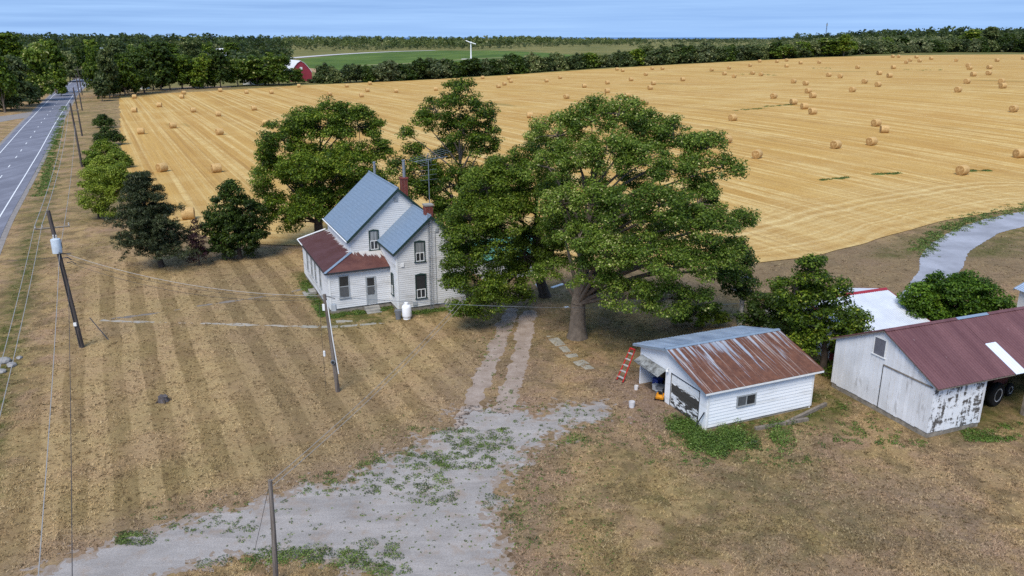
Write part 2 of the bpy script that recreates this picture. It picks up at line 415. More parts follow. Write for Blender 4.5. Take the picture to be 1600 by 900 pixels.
def ground_colour(t, g):
    big = t.noise(g, .10, 4, .6); mid = t.noise(g, .8, 5, .65); fine = t.noise(g, 6.0, 5, .75); grit = t.noise(g, 26.0, 3, .7)
    straw, tan, umber, olive = srgb(186,158,110), srgb(158,128,88), srgb(89,69,45), srgb(110,101,55)
    c = t.mix(t.ramp(mid, [(.32, 0), (.68, 1)]), tan, straw)
    c = t.mix(t.ramp(t.noise(g, .22, 5, .65), [(.46, 0), (.62, .55)]), c, srgb(164,130,102))
    c = t.mix(t.ramp(big, [(.5, 0), (.7, .5)]), c, olive)
    unm = t.math('SUBTRACT', 1.0, t.attr('mown'))
    c = t.mix(t.math('MULTIPLY', t.ramp(t.noise(g, .42, 6, .7, .5), [(.47, 0), (.58, .75)]), unm), c, srgb(112,94,66))
    c = t.mix(t.math('MULTIPLY', t.ramp(t.noise(t.mapping(g, loc=(31, 7, 0)), .3, 6, .7, .5), [(.5, 0), (.62, .6)]), unm), c, srgb(170,137,112))
    rot = t.mapping(g, (1, 1, 1), (0, 0, math.pi/2-ang))
    wv = t.n('ShaderNodeTexWave', wave_type='BANDS', bands_direction='X'); t.l(rot, wv.inputs[0])
    wv.inputs['Scale'].default_value = .138; wv.inputs['Distortion'].default_value = 1.5; wv.inputs['Detail'].default_value = 4; wv.inputs['Detail Scale'].default_value = .5
    am = t.ramp(t.noise(t.mapping(rot, (.14, .05, 1)), 1.0, 5, .7), [(.36, .15), (.6, 1)])
    sm = t.math('MULTIPLY', t.math('MULTIPLY', t.ramp(wv.outputs[1], [(.40, 0), (.56, 1)]), am), t.attr('mown'))
    c = t.mix(t.math('MULTIPLY', t.math('SUBTRACT', t.attr('mown'), sm, True), .28), c, srgb(200,171,125))
    c = t.mix(t.math('MULTIPLY', sm, .56), c, srgb(112,94,58))
    rows = t.ramp(t.noise(t.mapping(rot, (1.6, .5, 1)), 1.7, 4, .7), [(.57, 0), (.66, .7)])
    c = t.mix(t.math('MULTIPLY', rows, t.attr('mown')), c, srgb(85,67,43))
    c = t.mix(t.math('MULTIPLY', t.attr('brown'), .75), c, t.mix(mid, srgb(112,94,71), srgb(145,124,97)))
    dn = t.math('MULTIPLY', t.attr('dirt'), t.ramp(t.noise(g, 1.7, 5, .7), [(.25, .35), (.6, 1)]))
    c = t.mix(dn, c, t.mix(t.ramp(fine, [(.3, 0), (.7, 1)]), srgb(112,92,75), srgb(164,139,123)))
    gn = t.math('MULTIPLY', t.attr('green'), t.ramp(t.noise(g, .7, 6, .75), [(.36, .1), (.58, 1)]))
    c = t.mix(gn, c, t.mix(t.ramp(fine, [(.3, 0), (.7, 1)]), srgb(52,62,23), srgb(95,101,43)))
    c = t.mix(t.math('MULTIPLY', t.attr('far'), .85), c, t.mix(t.ramp(t.noise(g, .02, 5, .6), [(.35, 0), (.65, 1)]), srgb(91,98,51), srgb(132,126,75)))
    spots = t.ramp(t.noise(g, 2.6, 5, .72, .4), [(.56, 0), (.64, .75)])
    c = t.mix(spots, c, umber)
    c = t.mix(t.ramp(fine, [(.30, .3), (.54, 0)]), c, umber)
    c = t.mix(t.ramp(grit, [(.55, 0), (.75, .3)]), c, srgb(206,182,142))
    return c, t.math('ADD', t.math('MULTIPLY', fine, .7), grit)
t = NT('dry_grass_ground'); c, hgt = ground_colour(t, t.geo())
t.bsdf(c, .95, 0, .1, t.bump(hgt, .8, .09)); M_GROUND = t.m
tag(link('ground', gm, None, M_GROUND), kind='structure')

# ------------------------------------------------------------------ the cut field
t = NT('straw_stubble'); g = t.geo(); gr = t.mapping(g, (1, 1, 1), (0, 0, math.pi/2-ang))
def streak(sx, sy, sc, d=4): return t.noise(t.mapping(gr, (sx, sy, 1)), sc, d, .6)
s1 = streak(.10, .004, 1, 4); s2 = streak(.42, .010, 1, 5); s3 = streak(1.7, .05, 1, 4); s4 = streak(.9, .004, 1, 3)
c = t.mix(t.ramp(s1, [(.36, 0), (.64, 1)]), srgb(194,152,81), srgb(208,170,97))
c = t.mix(t.ramp(s2, [(.34, .5), (.52, 0)]), c, srgb(178,138,76))
c = t.mix(t.math('MULTIPLY', t.ramp(s4, [(.50, 0), (.58, .9)]), t.ramp(t.noise(g, .35, 5, .75), [(.35, .25), (.6, 1)])), c, srgb(230,203,139))
s5 = streak(1.4, .003, 1, 3); c = t.mix(t.ramp(s5, [(.36, .55), (.44, 0)]), c, srgb(150,110,57))
c = t.mix(t.ramp(s3, [(.38, .3), (.6, 0)]), c, srgb(156,118,63))
bign = t.noise(g, .018, 4, .6)
c = t.mix(t.ramp(bign, [(.4, 0), (.75, .45)]), c, srgb(200,156,90))
c = t.mix(t.ramp(t.noise(g, .06, 5, .65), [(.5, 0), (.7, .35)]), c, srgb(224,197,135))
gsp = t.noise(t.mapping(gr, (.5, .09, 1)), .16, 3, .55)
c = t.mix(t.ramp(gsp, [(.665, 0), (.72, .6)]), c, srgb(120,110,55))
fn = t.noise(g, 4.0, 5, .8)
c = t.mix(t.ramp(fn, [(.34, .55), (.6, 0)]), c, srgb(136,100,54))
# headland passes follow the near edge of the field
ed = t.attr('edge'); rn = t.n('ShaderNodeTexNoise', noise_dimensions='1D'); rn.inputs['Scale'].default_value = 1.0; rn.inputs['Detail'].default_value = 3
t.l(t.math('ADD', ed, t.math('MULTIPLY', t.noise(g, .05, 4, .6), 7)), rn.inputs['W'])
msk = t.ramp(t.math('ADD', t.math('MULTIPLY', ed, .02), t.math('MULTIPLY', t.noise(g, .04, 4), .25)), [(.36, .5), (.56, 0)])
hl = t.ramp(rn.outputs[0], [(.34, srgb(176,141,87)), (.5, srgb(204,172,112)), (.66, srgb(230,208,153))]); hl = t.mix(t.ramp(fn, [(.36, .55), (.62, 0)]), hl, srgb(146,114,66))
hl = t.mix(t.ramp(t.noise(g, .5, 5, .7), [(.45, 0), (.65, .4)]), hl, srgb(186,153,101))
c = t.mix(msk, c, hl)
t.bsdf(c, .9, 0, .15, t.bump(t.math('ADD', fn, t.math('MULTIPLY', s3, 1.5)), .6, .12)); M_FIELD = t.m
FO = iso_sheet('stubble_field', lambda P: sd_poly(P, FIELD) + (fbm(P, .25, 2)-.5)*1.6, (-185, 335, 68, 445), 2.0, .06, M_FIELD)

fv = np.empty(len(FO.data.vertices)*3, np.float32); FO.data.vertices.foreach_get('co', fv); fv = fv.reshape(-1, 3)
ea = FO.data.attributes.new('edge', 'FLOAT', 'POINT'); ea.data.foreach_set('value', d_line(fv[:, :2].astype(float), FIELD[5:20]+[(190, 112)]).astype(np.float32))

# ------------------------------------------------------------------ gravel
t = NT('pale_gravel'); g = t.geo()
n1 = t.noise(g, .5, 5, .65); n2 = t.noise(g, 14, 4, .8); n3 = t.noise(g, 45, 2, .8)
trk = t.noise(t.mapping(g, (.25, 1.6, 1), (0, 0, -.55)), 1.0, 4, .6, .5)
c = t.mix(t.ramp(n1, [(.3, 0), (.7, 1)]), srgb(140,132,125), srgb(172,164,157))
c = t.mix(t.ramp(trk, [(.45, 0), (.66, .6)]), c, srgb(184,174,166))
c = t.mix(t.ramp(n2, [(.35, .55), (.6, 0)]), c, srgb(118,112,110))
c = t.mix(t.ramp(n3, [(.55, 0), (.72, .5)]), c, srgb(216,214,216))
c = t.mix(t.ramp(t.noise(g, .9, 5, .7), [(.52, 0), (.68, .6)]), c, srgb(150,130,112))
t.bsdf(c, .92, 0, .15, t.bump(t.math('ADD', n2, n3), .6, .03)); M_GRAVEL = t.m
def drive(P):
    k = sst(30, 40, P[:, 1])
    n = (fbm(P, .9, 1)-.5)*(1.3+1.2*k) + (fbm(P, 3.2, 4, 3)-.5)*(1.5+1.4*k) + (fbm(P, 8.0, 7, 2)-.5)*(.9+.7*k)
    d = np.maximum(sd_poly(P, GRAVEL), -sd_poly(P, ISLAND))
    d = d + .25
    return d + n
t = NT('gravelly_dirt'); g = t.geo(); n1 = t.noise(g, 1.3, 5, .7); n2 = t.noise(g, 14, 4, .8)
c = t.mix(t.ramp(n1, [(.3, 0), (.7, 1)]), srgb(136,118,102), srgb(164,150,138)); c = t.mix(t.ramp(n2, [(.35, .5), (.6, 0)]), c, srgb(108,94,80)); c = t.mix(t.ramp(t.noise(g, 3, 5, .75), [(.55, 0), (.66, .6)]), c, srgb(172,168,168))
t.bsdf(c, .95, 0, .1, t.bump(n2, .6, .03)); M_FRINGE = t.m
iso_sheet('driveway_edge', lambda P: drive(P)-.55+(fbm(P, 5.0, 11, 3)-.5)*1.6, (-27, 10, 17, 49), .11, .004, M_FRINGE)
iso_sheet('gravel_driveway', drive, (-26, 9, 17, 48), .095, .008, M_GRAVEL)
t = NT('worn_rut'); g = t.geo()
n1 = t.noise(g, 1.2, 5, .65); n2 = t.noise(g, 16, 4, .8)
c = t.mix(t.ramp(n1, [(.3, 0), (.7, 1)]), srgb(142,124,110), srgb(180,164,152)); c = t.mix(t.ramp(n2, [(.35, .5), (.6, 0)]), c, srgb(112,96,82))
t.bsdf(c, .95, 0, .1, t.bump(n2, .6, .03)); M_RUT = t.m
def ruts(P):
    wn_ = (fbm(P, 1.1, 6)-.5)*.7 + (fbm(P, 3.5, 8, 3)-.5)*.5
    return np.minimum(d_line(P, RUT_A), d_line(P, RUT_B)) - .58 + wn_
iso_sheet('wheel_track', ruts, (-8, 5, 38, 66), .14, .004, M_RUT)
t = NT('lane_chippings'); g = t.geo(); n1 = t.noise(g, .35, 5, .6); n2 = t.noise(g, 9, 4, .8)
c = t.mix(t.ramp(n1, [(.35, 0), (.65, 1)]), srgb(140,141,148), srgb(168,169,177)); c = t.mix(t.ramp(n2, [(.35, .4), (.6, 0)]), c, srgb(130,130,136))
c = t.mix(t.ramp(t.noise(t.mapping(g, (1, .4, 1)), .6, 4), [(.66, 0), (.7, .7)]), c, srgb(228,228,232))
t.bsdf(c, .9, 0, .15, t.bump(n2, .5, .04)); M_LANE = t.m
iso_sheet('gravel_lane', lambda P: sd_poly(P, LANE)+(fbm(P, .3, 3)-.5)*.5+(fbm(P, 4.0, 3)-.5)*.35, (28, 110, 55, 125), .22, .03, M_LANE)

# ------------------------------------------------------------------ highway
t = NT('asphalt'); g = t.geo(); n1 = t.noise(g, .2, 4); n2 = t.noise(g, 9, 4, .8)
lanes = t.noise(t.mapping(g, (1.1, .015, 1), (0, 0, math.pi/2-ang)), 1.0, 3)
c = t.mix(t.ramp(n1, [(.35, 0), (.65, 1)]), srgb(118,118,128), srgb(136,136,146)); c = t.mix(t.ramp(lanes, [(.4, .5), (.62, 0)]), c, srgb(98,98,108))
c = t.mix(t.ramp(n2, [(.35, .3), (.6, 0)]), c, srgb(80,80,86))
t.bsdf(c, .85, 0, .25, t.bump(n2, .3, .02)); M_ASPH = t.m
M_LINE = plain('road_paint', srgb(226,226,226), .7, var=.12, scale=1.5)
M_SHOULDER = plain('shoulder_gravel', srgb(140,132,126), .95, var=.3, scale=2.0, bump=.4)
road = tag(strip('road_shoulder', ROAD, -5.0, 5.0, .02, M_SHOULDER), kind='structure')
road = tag(strip('highway', ROAD, -4.4, 4.4, .05, M_ASPH), kind='structure')
strip('edge_line', ROAD, 3.22, 3.38, .07, M_LINE, road); strip('edge_line', ROAD, -3.38, -3.22, .07, M_LINE, road)
L = np.array(ROAD); seg = []; acc = 0
for a, b in zip(L[:-1], L[1:]):
    n = np.linalg.norm(b-a); k = 0.0
    while k < n: seg.append(tuple(a+(b-a)*k/n)); k += 3.0
for i in range(0, len(seg)-1, 4):
    strip('lane_dash', [seg[i], seg[i+1]], -.075, .075, .07, M_LINE, road)

# ------------------------------------------------------------------ beyond the field: vineyard, farm road, lake
t = NT('vineyard_grass'); g = t.geo(); vr = t.mapping(g, (1, 1, 1), (0, 0, .35))
n1 = t.noise(g, .03, 4); n2 = t.noise(t.mapping(vr, (.5, .01, 1)), 1, 3)
c = t.mix(t.ramp(n1, [(.35, 0), (.65, 1)]), srgb(72,94,40), srgb(102,120,54)); c = t.mix(t.ramp(n2, [(.4, .6), (.6, 0)]), c, srgb(60,80,34))
t.bsdf(c, .95, 0, .1); M_VINE = t.m
VINE = gpl([(470,105),(540,112),(640,117),(760,112),(900,105),(1000,97),(980,90),(880,84.5),(760,79),(660,79),(560,84),(470,92)])
iso_sheet('vineyard', lambda P: sd_poly(P, VINE)+(fbm(P, .05, 3)-.5)*8, (-260, 140, 380, 1000), 6.0, .15, M_VINE)
M_PALE = plain('pale_farm_road', srgb(196,192,190), .95, var=.15, scale=.2)
tag(strip('farm_road', gpl([(440,92.5),(480,89),(520,86),(570,83),(620,80.8),(680,79.2)]), -4.5, 4.5, .3, M_PALE, step=10), kind='structure')
M_TRK = plain('pale_track', srgb(176,168,122), .95, var=.2, scale=.2)
tag(strip('grass_track', gpl([(560,103),(640,99.5),(700,95.5),(735,92.4),(800,90)]), -1.6, 1.6, .3, M_TRK, step=10), kind='structure')
M_BARE = plain('bare_earth', srgb(170,140,104), .95, var=.25, scale=.1)
iso_sheet('bare_patch', lambda P, q=gpl([(480,104),(530,103.5),(545,108),(530,113),(490,114)]): sd_poly(P, q)+(fbm(P, .1, 3)-.5)*5, (-170, -60, 400, 560), 3.0, .1, M_BARE)
iso_sheet('farm_track', lambda P, q=gpl([(255,139),(300,135),(360,134.5),(362,137.5),(300,140),(255,143)]): sd_poly(P, q)+(fbm(P, .2, 3)-.5)*2, (-210, -90, 280, 420), 2.0, .1, M_BARE)
iso_sheet('side_lane', lambda P, q=gpl([(-30,186),(30,178),(75,170),(78,176),(40,184),(-30,196)]): sd_poly(P, q)+(fbm(P, .2, 3)-.5)*1.5, (-190, -95, 170, 260), 1.5, .03, M_SHOULDER)
t = NT('lake_water'); t.bsdf(srgb(54,98,150), .35, 0, .3, t.bump(t.noise(t.geo(), .02, 4), .3, 1.0)); 
lm = fast_mesh('lake', [(-60000, 6500, -3), (60000, 6500, -3), (60000, 60000, -3), (-60000, 60000, -3)], [(0, 1, 2, 3)])
tag(link('lake', lm, None, t.m), kind='structure')

# ================================================================== buildings
# ------------------------------------------------------------------ materials
def streaky(name, base, patch, grey=None, lo=.5, hi=.6, sc=(3, .35, .35), rough=.7, metal=0., extra=None, spec=.3, bump=.2, grit=.25):
    """paint with run-down streaks: sc stretches the noise in object space"""
    t = NT(name); o = t.obj()
    n = t.noise(t.mapping(o, sc), 1.0, 6, .68, .3); f = t.noise(o, 14, 4, .75)
    c = t.mix(t.ramp(n, [(lo, 0), (hi, 1)]), base, patch)
    if grey is not None:
        n2 = t.noise(t.mapping(o, sc, loc=(7, 3, 1)), 1.6, 6, .7); c = t.mix(t.ramp(n2, [(.54, 0), (.68, .8)]), c, grey)
    c = t.mix(t.ramp(f, [(.35, grit), (.6, 0)]), c, tuple(x*.35 for x in patch[:3]))
    t.bsdf(c, rough, metal, spec, t.bump(f, bump, .01)); return t.m
M_SIDING = streaky('painted_siding', srgb(214,214,214), srgb(178,176,172), None, .5, .68, (.2, .2, 1.6), .65, grit=.05)
M_SIDING2 = streaky('weathered_siding', srgb(208,208,207), srgb(184,182,178), srgb(212,212,212), .48, .64, (.3, .3, 1.8), .75, grit=.08)
M_TRIMG = plain('dark_green_trim', srgb(38,58,54), .5, var=.15)
M_TRIMW = plain('white_trim', srgb(226,226,224), .55, var=.1)
M_TRIMGREY = plain('grey_trim', srgb(160,164,166), .6, var=.15)
t = NT('window_glass'); t.bsdf(t.mix(t.noise(t.obj(), 1.5, 3), (.012, .014, .016, 1), (.045, .05, .055, 1)), .08, 0, .5); M_GLASS = t.m
t = NT('curtained_glass'); t.bsdf(t.mix(t.ramp(t.noise(t.mapping(t.obj(), (9, 9, .4)), 1, 3), [(.35, 0), (.65, 1)]), (.10, .11, .11, 1), (.30, .31, .31, 1)), .12, 0, .5); M_CURT = t.m
t = NT('screen_glass'); t.bsdf(t.mix(t.noise(t.obj(), 6, 3), (.06, .065, .07, 1), (.12, .125, .13, 1)), .35, 0, .4); M_SCREEN = t.m
M_CONC = plain('concrete', srgb(150,146,138), .9, var=.3, scale=1.6, bump=.3)
M_STONEF = plain('rubble_foundation', srgb(138,130,118), .95, var=.45, scale=3, bump=.6)
t = NT('blue_grey_shingles'); o = t.obj()
br = t.n('ShaderNodeTexBrick'); t.l(t.mapping(o, (1, 1, 1)), br.inputs[0])
n = t.noise(t.mapping(o, (1, 1, 1)), 9, 4, .8); n2 = t.noise(o, .5, 4); n3 = t.noise(t.mapping(o, (.6, .6, 5)), 2.2, 3, .7)
c = t.mix(t.ramp(n, [(.3, 0), (.7, 1)]), srgb(106,123,142), srgb(128,146,165)); c = t.mix(t.ramp(n2, [(.4, 0), (.7, .4)]), c, srgb(120,134,150))
c = t.mix(t.ramp(n3, [(.4, .2), (.6, 0)]), c, srgb(84,102,122))
wv = t.n('ShaderNodeTexWave', wave_type='BANDS', bands_direction='Z', wave_profile='SAW'); t.l(o, wv.inputs[0]); wv.inputs['Scale'].default_value = 1.55; wv.inputs['Distortion'].default_value = .25
c = t.mix(t.ramp(wv.outputs[1], [(.0, .3), (.3, 0)]), c, srgb(76,94,114))
t.bsdf(c, .75, 0, .3, t.bump(t.math('ADD', n, n3), .5, .02)); M_SHING = t.m
t.t.nodes.remove(br)
def porch_roof_mat(name, peel_expr):
    t = NT(name); o = t.obj(); s = t.sep(o)
    n = t.noise(t.mapping(o, (.5, .5, .5)), 1.5, 5, .6); st = t.noise(t.mapping(o, (5.0, .45, .6) if peel_expr == 'front' else (.45, 5.0, .6)), 1.0, 5, .7)
    c = t.mix(t.ramp(n, [(.35, 0), (.65, 1)]), srgb(80,48,44), srgb(106,68,58) if peel_expr == 'front' else srgb(90,60,60))
    if peel_expr == 'front':     # paint gone near the house wall and by the wing
        m = t.math('ADD', t.math('MULTIPLY', s[1], .30), t.math('MULTIPLY', s[0], .13))
        m = t.math('ADD', m, t.math('MULTIPLY', st, 1.0)); c = t.mix(t.ramp(t.math('MULTIPLY', m, .5), [(.765, 0), (.80, 1)]), c, srgb(188,184,180))
    else:
        m = t.math('ADD', t.math('MULTIPLY', s[0], .42), t.math('MULTIPLY', t.noise(t.mapping(o, (.5, 2.6, .5)), 1.0, 4, .6), .9))
        c = t.mix(t.ramp(t.math('MULTIPLY', m, .5), [(.715, 0), (.74, 1)]), c, srgb(198,196,196))
    t.bsdf(c, .6, 0, .3, t.bump(t.noise(o, 12, 3), .2, .01)); return t.m
M_PROOF_F = porch_roof_mat('porch_roof_rust', 'front'); M_PROOF_L = porch_roof_mat('porch_roof_maroon', 'left')
M_FLASH = plain('steel_flashing', srgb(140,156,172), .5, .3, var=.15)
M_BRICK = plain('old_red_brick', srgb(122,62,52), .9, var=.35, scale=5, bump=.4)
M_MORTAR = plain('mortar', srgb(150,138,128), .95)
M_STEEL = plain('galvanised_steel', srgb(150,156,162), .45, .6, var=.2, scale=2)
M_DARKMETAL = plain('dark_steel', srgb(70,72,76), .5, .5, var=.2)
M_GREYWOOD = plain('grey_wood', srgb(128,118,106), .9, var=.35, scale=4, bump=.4)
M_BLACK = plain('dark_void', srgb(26,24,22), .9, var=.3)
M_EARTHF = plain('earth_floor', srgb(96,80,64), .95, var=.35, scale=2, bump=.4)

def FV(v0):      # a wall facing -v (towards the camera) at v = v0
    return lambda s, out, z: (s, v0-out, z)
def FU(u0):      # a wall facing -u (to the left) at u = u0
    return lambda s, out, z: (u0-out, s, z)
def pbox(m, f, s0, s1, o0, o1, z0, z1):
    return m.hexa([f(s0, o0, z0), f(s1, o0, z0), f(s1, o1, z0), f(s0, o1, z0)], [f(s0, o0, z1), f(s1, o0, z1), f(s1, o1, z1), f(s0, o1, z1)])
def board(m, f, sa, sb, ta, tb, z0, z1, proud=.03, lap=.012):
    """one lapped board: bottom from sa to sb, top from ta to tb"""
    return m.hexa([f(sa, 0, z0), f(sb, 0, z0), f(sb, proud, z0), f(sa, proud, z0)], [f(ta, 0, z1), f(tb, 0, z1), f(tb, lap, z1), f(ta, lap, z1)])
def lap_siding(m, f, s0, s1, z0, ztop, dz, peak=None):
    """boards from z0 up to ztop, then tapering to a gable peak (s, z)"""
    z = z0
    def span(zz):
        if peak is None or zz <= ztop: return s0, s1
        k = min(1, (zz-ztop)/(peak[1]-ztop)); return s0+(peak[0]-s0)*k, s1+(peak[0]-s1)*k
    end = ztop if peak is None else peak[1]-.05
    while z < end-.01:
        z1 = min(z+dz, end); a = span(z); b = span(z1)
        if b[1]-b[0] < .05: b = ((b[0]+b[1])/2-.03, (b[0]+b[1])/2+.03)
        board(m, f, a[0], a[1], b[0], b[1], z, z1-.004); z = z1
def window(root, f, s0, s1, z0, z1, trim, arch=True, two_low=True, glass=None, sash=None, fw=.085, name='window', rail=.5):
    m = MB(); d = .09
    pbox(m, f, s0, s0+fw, .0, d, z0, z1); pbox(m, f, s1-fw, s1, .0, d, z0, z1)
    if arch:
        mid = (s0+s1)/2
        m.prism([(s0, z1-fw), (s1, z1-fw), (s1+.02, z1), (s1-.18, z1+.10), (mid, z1+.15), (s0+.18, z1+.10), (s0-.02, z1)], 'x', 0, 1) if False else None
        q = [(s0+fw, z1-fw), (s1-fw, z1-fw), (s1-fw, z1+.0), (mid, z1+.07), (s0+fw, z1+.0)]
        lo = [f(a, 0, b) for a, b in q]; hi = [f(a, d, b) for a, b in q]
        m.add(lo+hi, [(0,1,2,3,4), (5,6,7,8,9)]+[(i, (i+1) % 5, 5+(i+1) % 5, 5+i) for i in range(5)])
    else: pbox(m, f, s0+fw, s1-fw, 0, d, z1-fw, z1)
    w_ = m.build(name, trim, root)
    s = MB(); pbox(s, f, s0-.05, s1+.05, 0, d+.05, z0-.07, z0); s.build('sill', trim, w_)
    zm = z0+(z1-z0)*rail; sm = sash or M_TRIMW
    g1 = MB(); pbox(g1, f, s0+fw, s1-fw, .0, .045, zm, z1-fw); g1.build('pane', glass or M_GLASS, w_)
    g2 = MB(); pbox(g2, f, s0+fw, s1-fw, .0, .055, z0, zm-.001); g2.build('pane', M_SCREEN if not two_low else M_GLASS, w_)
    r = MB(); pbox(r, f, s0+fw, s1-fw, .05, .075, zm-.03, zm+.03)
    if two_low:
        pbox(r, f, s0+fw, s0+fw+.06, .05, .075, z0+.06, zm-.03); pbox(r, f, s1-fw-.06, s1-fw, .05, .075, z0+.06, zm-.03); pbox(r, f, s0+fw, s1-fw, .05, .076, z0, z0+.06)
        mid = (s0+s1)/2; pbox(r, f, mid-.025, mid+.025, .05, .075, z0+.06, zm-.03)
    r.build('sash', sm, w_); return w_

# ------------------------------------------------------------------ farmhouse
HS = .9786
def farmhouse():
    H = thing('farmhouse', 'white clapboard farmhouse with blue-grey gabled roofs and maroon porch roof', 'house', (house_xy[0], house_xy[1], .45), house_th)
    H.scale = (HS, HS, HS)
    a, b, p, w_, c, m_, L = 5.02, 2.56, 2.08, 5.83, 2.46, 8.38, 8.97
    pe, pt, we, wr, me_, mr = 3.15, 3.89, 4.96, 7.49, 5.22, 9.02
    B = b+L; R = c+m_; WR = a+w_
    G0 = -.5
    # foundations
    m = MB(); m.box(.05, a, .06, b, G0, .02); m.box(.05, c, b, B-.05, G0, .021); m.box(c, R, b, B, G0, .022); m.build('foundation', M_STONEF, H)
    m = MB(); m.box(a+.05, WR-.05, -p+.06, b, G0, .023); m.build('foundation', M_STONEF, H)
    # wall cores (solid behind the boards)
    m = MB(); m.box(0, a, 0, b, .02, pe); m.box(0, c, b, B, .02, pe); m.build('porch_wall', M_SIDING, H)
    m = MB(); m.prism([(c, .02), (R, .02), (R, me_), (c+m_/2, mr-.06), (c, me_)], 'y', b, B); m.build('wall', M_SIDING2, H)
    m = MB(); m.prism([(a, .02), (WR, .02), (WR, we), (a+w_/2, wr-.06), (a, we)], 'y', -p, b); m.build('wing_wall', M_SIDING2, H)
    # clapboards
    fpf, fpl, fmg, fwg, fwl = FV(0), FU(0), FV(b), FV(-p), FU(a)
    m = MB(); lap_siding(m, fpf, 0, a, .02, pe-.1, .17); m.build('clapboards', M_SIDING, H)
    m = MB(); lap_siding(m, fpl, 0, B, .02, pe-.1, .17); m.build('clapboards', M_SIDING, H)
    m = MB(); lap_siding(m, fmg, c, R, pt-.2, me_, .17, (c+m_/2, mr-.05)); m.build('clapboards', M_SIDING2, H)
    m = MB(); lap_siding(m, fwg, a, WR, .02, we, .17, (a+w_/2, wr-.05)); m.build('clapboards', M_SIDING2, H)
    m = MB(); lap_siding(m, fwl, -p, b, .02, we-.1, .17); m.build('clapboards', M_SIDING, H)
    m = MB(); lap_siding(m, FU(c), b, B, pt-.25, me_-.1, .17); m.build('clapboards', M_SIDING, H)
    # corner boards
    m = MB(); m.box(-.045, .10, -.045, -.031, .02, pe-.06); m.box(-.045, -.031, -.031, .10, .02, pe-.06); m.build('corner_board', M_TRIMW, H)
    m = MB(); m.box(a-.045, a+.10, -p-.045, -p-.031, .02, we-.06); m.box(a-.045, a-.031, -p-.031, -p+.10, .02, we-.06); m.build('corner_board', M_TRIMW, H)
    # main roof
    o = .3; sl = (mr-4.95)/(m_/2+o); x0, x1, xm = c-o, R+o, c+m_/2; y0, y1 = b-o, B+o
    m = MB(); m.slab([(x0, y0, 4.95), (xm, y0, mr), (xm, y1, mr), (x0, y1, 4.95)], .09); m.build('roof_slope', M_SHING, H)
    m = MB(); m.slab([(xm, y0, mr+.002), (x1, y0, 4.95), (x1, y1, 4.95), (xm, y1, mr+.002)], .09); m.build('roof_slope', M_SHING, H)
    m = MB(); m.tube([(xm, y0, mr+.02), (xm, y1, mr+.02)], .07, 6); m.build('ridge_cap', M_FLASH, H)
    m = MB()
    for xe in (x0, x1): m.hexa([(xe, y0-.04, 4.95-.25), (xm, y0-.04, mr-.25), (xm, y0-.005, mr-.25), (xe, y0-.005, 4.95-.25)], [(xe, y0-.04, 4.97), (xm, y0-.04, mr+.02), (xm, y0-.005, mr+.02), (xe, y0-.005, 4.97)])
    m.build('bargeboard', M_TRIMG, H)
    m = MB(); m.box(x0-.04, x0-.005, y0, y1, 4.95-.17, 4.95+.0); m.build('fascia', M_TRIMG, H)
    m = MB(); m.tube([(x0-.09, y0, 4.88), (x0-.09, y1, 4.90)], .06, 8); m.build('gutter', M_TRIMW, H)
    # wing roof
    we0 = 4.70; x0, x1, xm = a-o, WR+o, a+w_/2; y0, y1 = -p-o, b-.04
    m = MB(); m.slab([(x0, y0, we0), (xm, y0, wr), (xm, y1, wr), (x0, y1, we0)], .09); m.build('roof_slope', M_SHING, H)
    m = MB(); m.slab([(xm, y0, wr+.002), (x1, y0, we0), (x1, y1, we0), (xm, y1, wr+.002)], .09); m.build('roof_slope', M_SHING, H)
    m = MB(); m.tube([(xm, y0, wr+.02), (xm, y1, wr+.02)], .06, 6); m.build('ridge_cap', M_FLASH, H)
    m = MB()
    for xe in (x0, x1): m.hexa([(xe, y0-.04, we0-.22), (xm, y0-.04, wr-.22), (xm, y0-.005, wr-.22), (xe, y0-.005, we0-.22)], [(xe, y0-.04, we0+.02), (xm, y0-.04, wr+.02), (xm, y0-.005, wr+.02), (xe, y0-.005, we0+.02)])
    m.build('bargeboard', M_TRIMG, H)
    m = MB(); m.box(x0-.04, x0-.005, y0, y1, we0-.17, we0); m.build('fascia', M_TRIMG, H)
    # flashing where the wing roof meets the main gable
    # porch roof
    m = MB(); m.slab([(-.3, -.3, pe), (c-.03, b, pt), (c-.03, B+.2, pt), (-.3, B+.3, pe)], .07); m.build('porch_roof', M_PROOF_L, H, label='maroon painted metal slope, paint flaking along the house wall')
    m = MB(); m.slab([(-.3, -.302, pe+.002), (a-.05, -.302, pe+.002), (a-.05, b-.035, pt), (c-.03, b-.035, pt)], .07); m.build('porch_roof', M_PROOF_F, H, label='rusty brown metal slope with bare grey patch by the wing')
    m = MB(); m.hexa([(-.42, -.28, pe+.01), (-.26, -.44, pe+.01), (c+.10, b-.12, pt+.01), (c-.08, b+.08, pt+.01)], [(-.42, -.28, pe+.05), (-.26, -.44, pe+.05), (c+.10, b-.12, pt+.05), (c-.08, b+.08, pt+.05)]); m.build('hip_flashing', M_FLASH, H)
    m = MB(); m.box(-.32, a-.05, -.34, -.305, pe-.14, pe+.01); m.box(-.34, -.305, -.30, B+.3, pe-.14, pe+.01); m.build('fascia', M_DARKMETAL, H)
    m = MB(); m.tube([(-.38, B+.3, pe+.05), (.6, B+.34, pe+.33), (c-.2, B+.3, pt+.05)], .07, 8); m.tube([(-.38, B+.3, pe+.05), (-.36, B-2.0, pe+.03)], .05, 8); m.build('gutter', M_TRIMW, H)
    # windows and doors
    window(H, fmg, 4.05, 4.90, 3.95, 5.62, M_TRIMG, glass=M_CURT, rail=.45)
    window(H, fwg, 6.54, 7.43, 3.81, 5.48, M_TRIMG, glass=M_CURT, rail=.42)
    window(H, fwg, 6.52, 7.45, .72, 2.74, M_TRIMG, rail=.36)
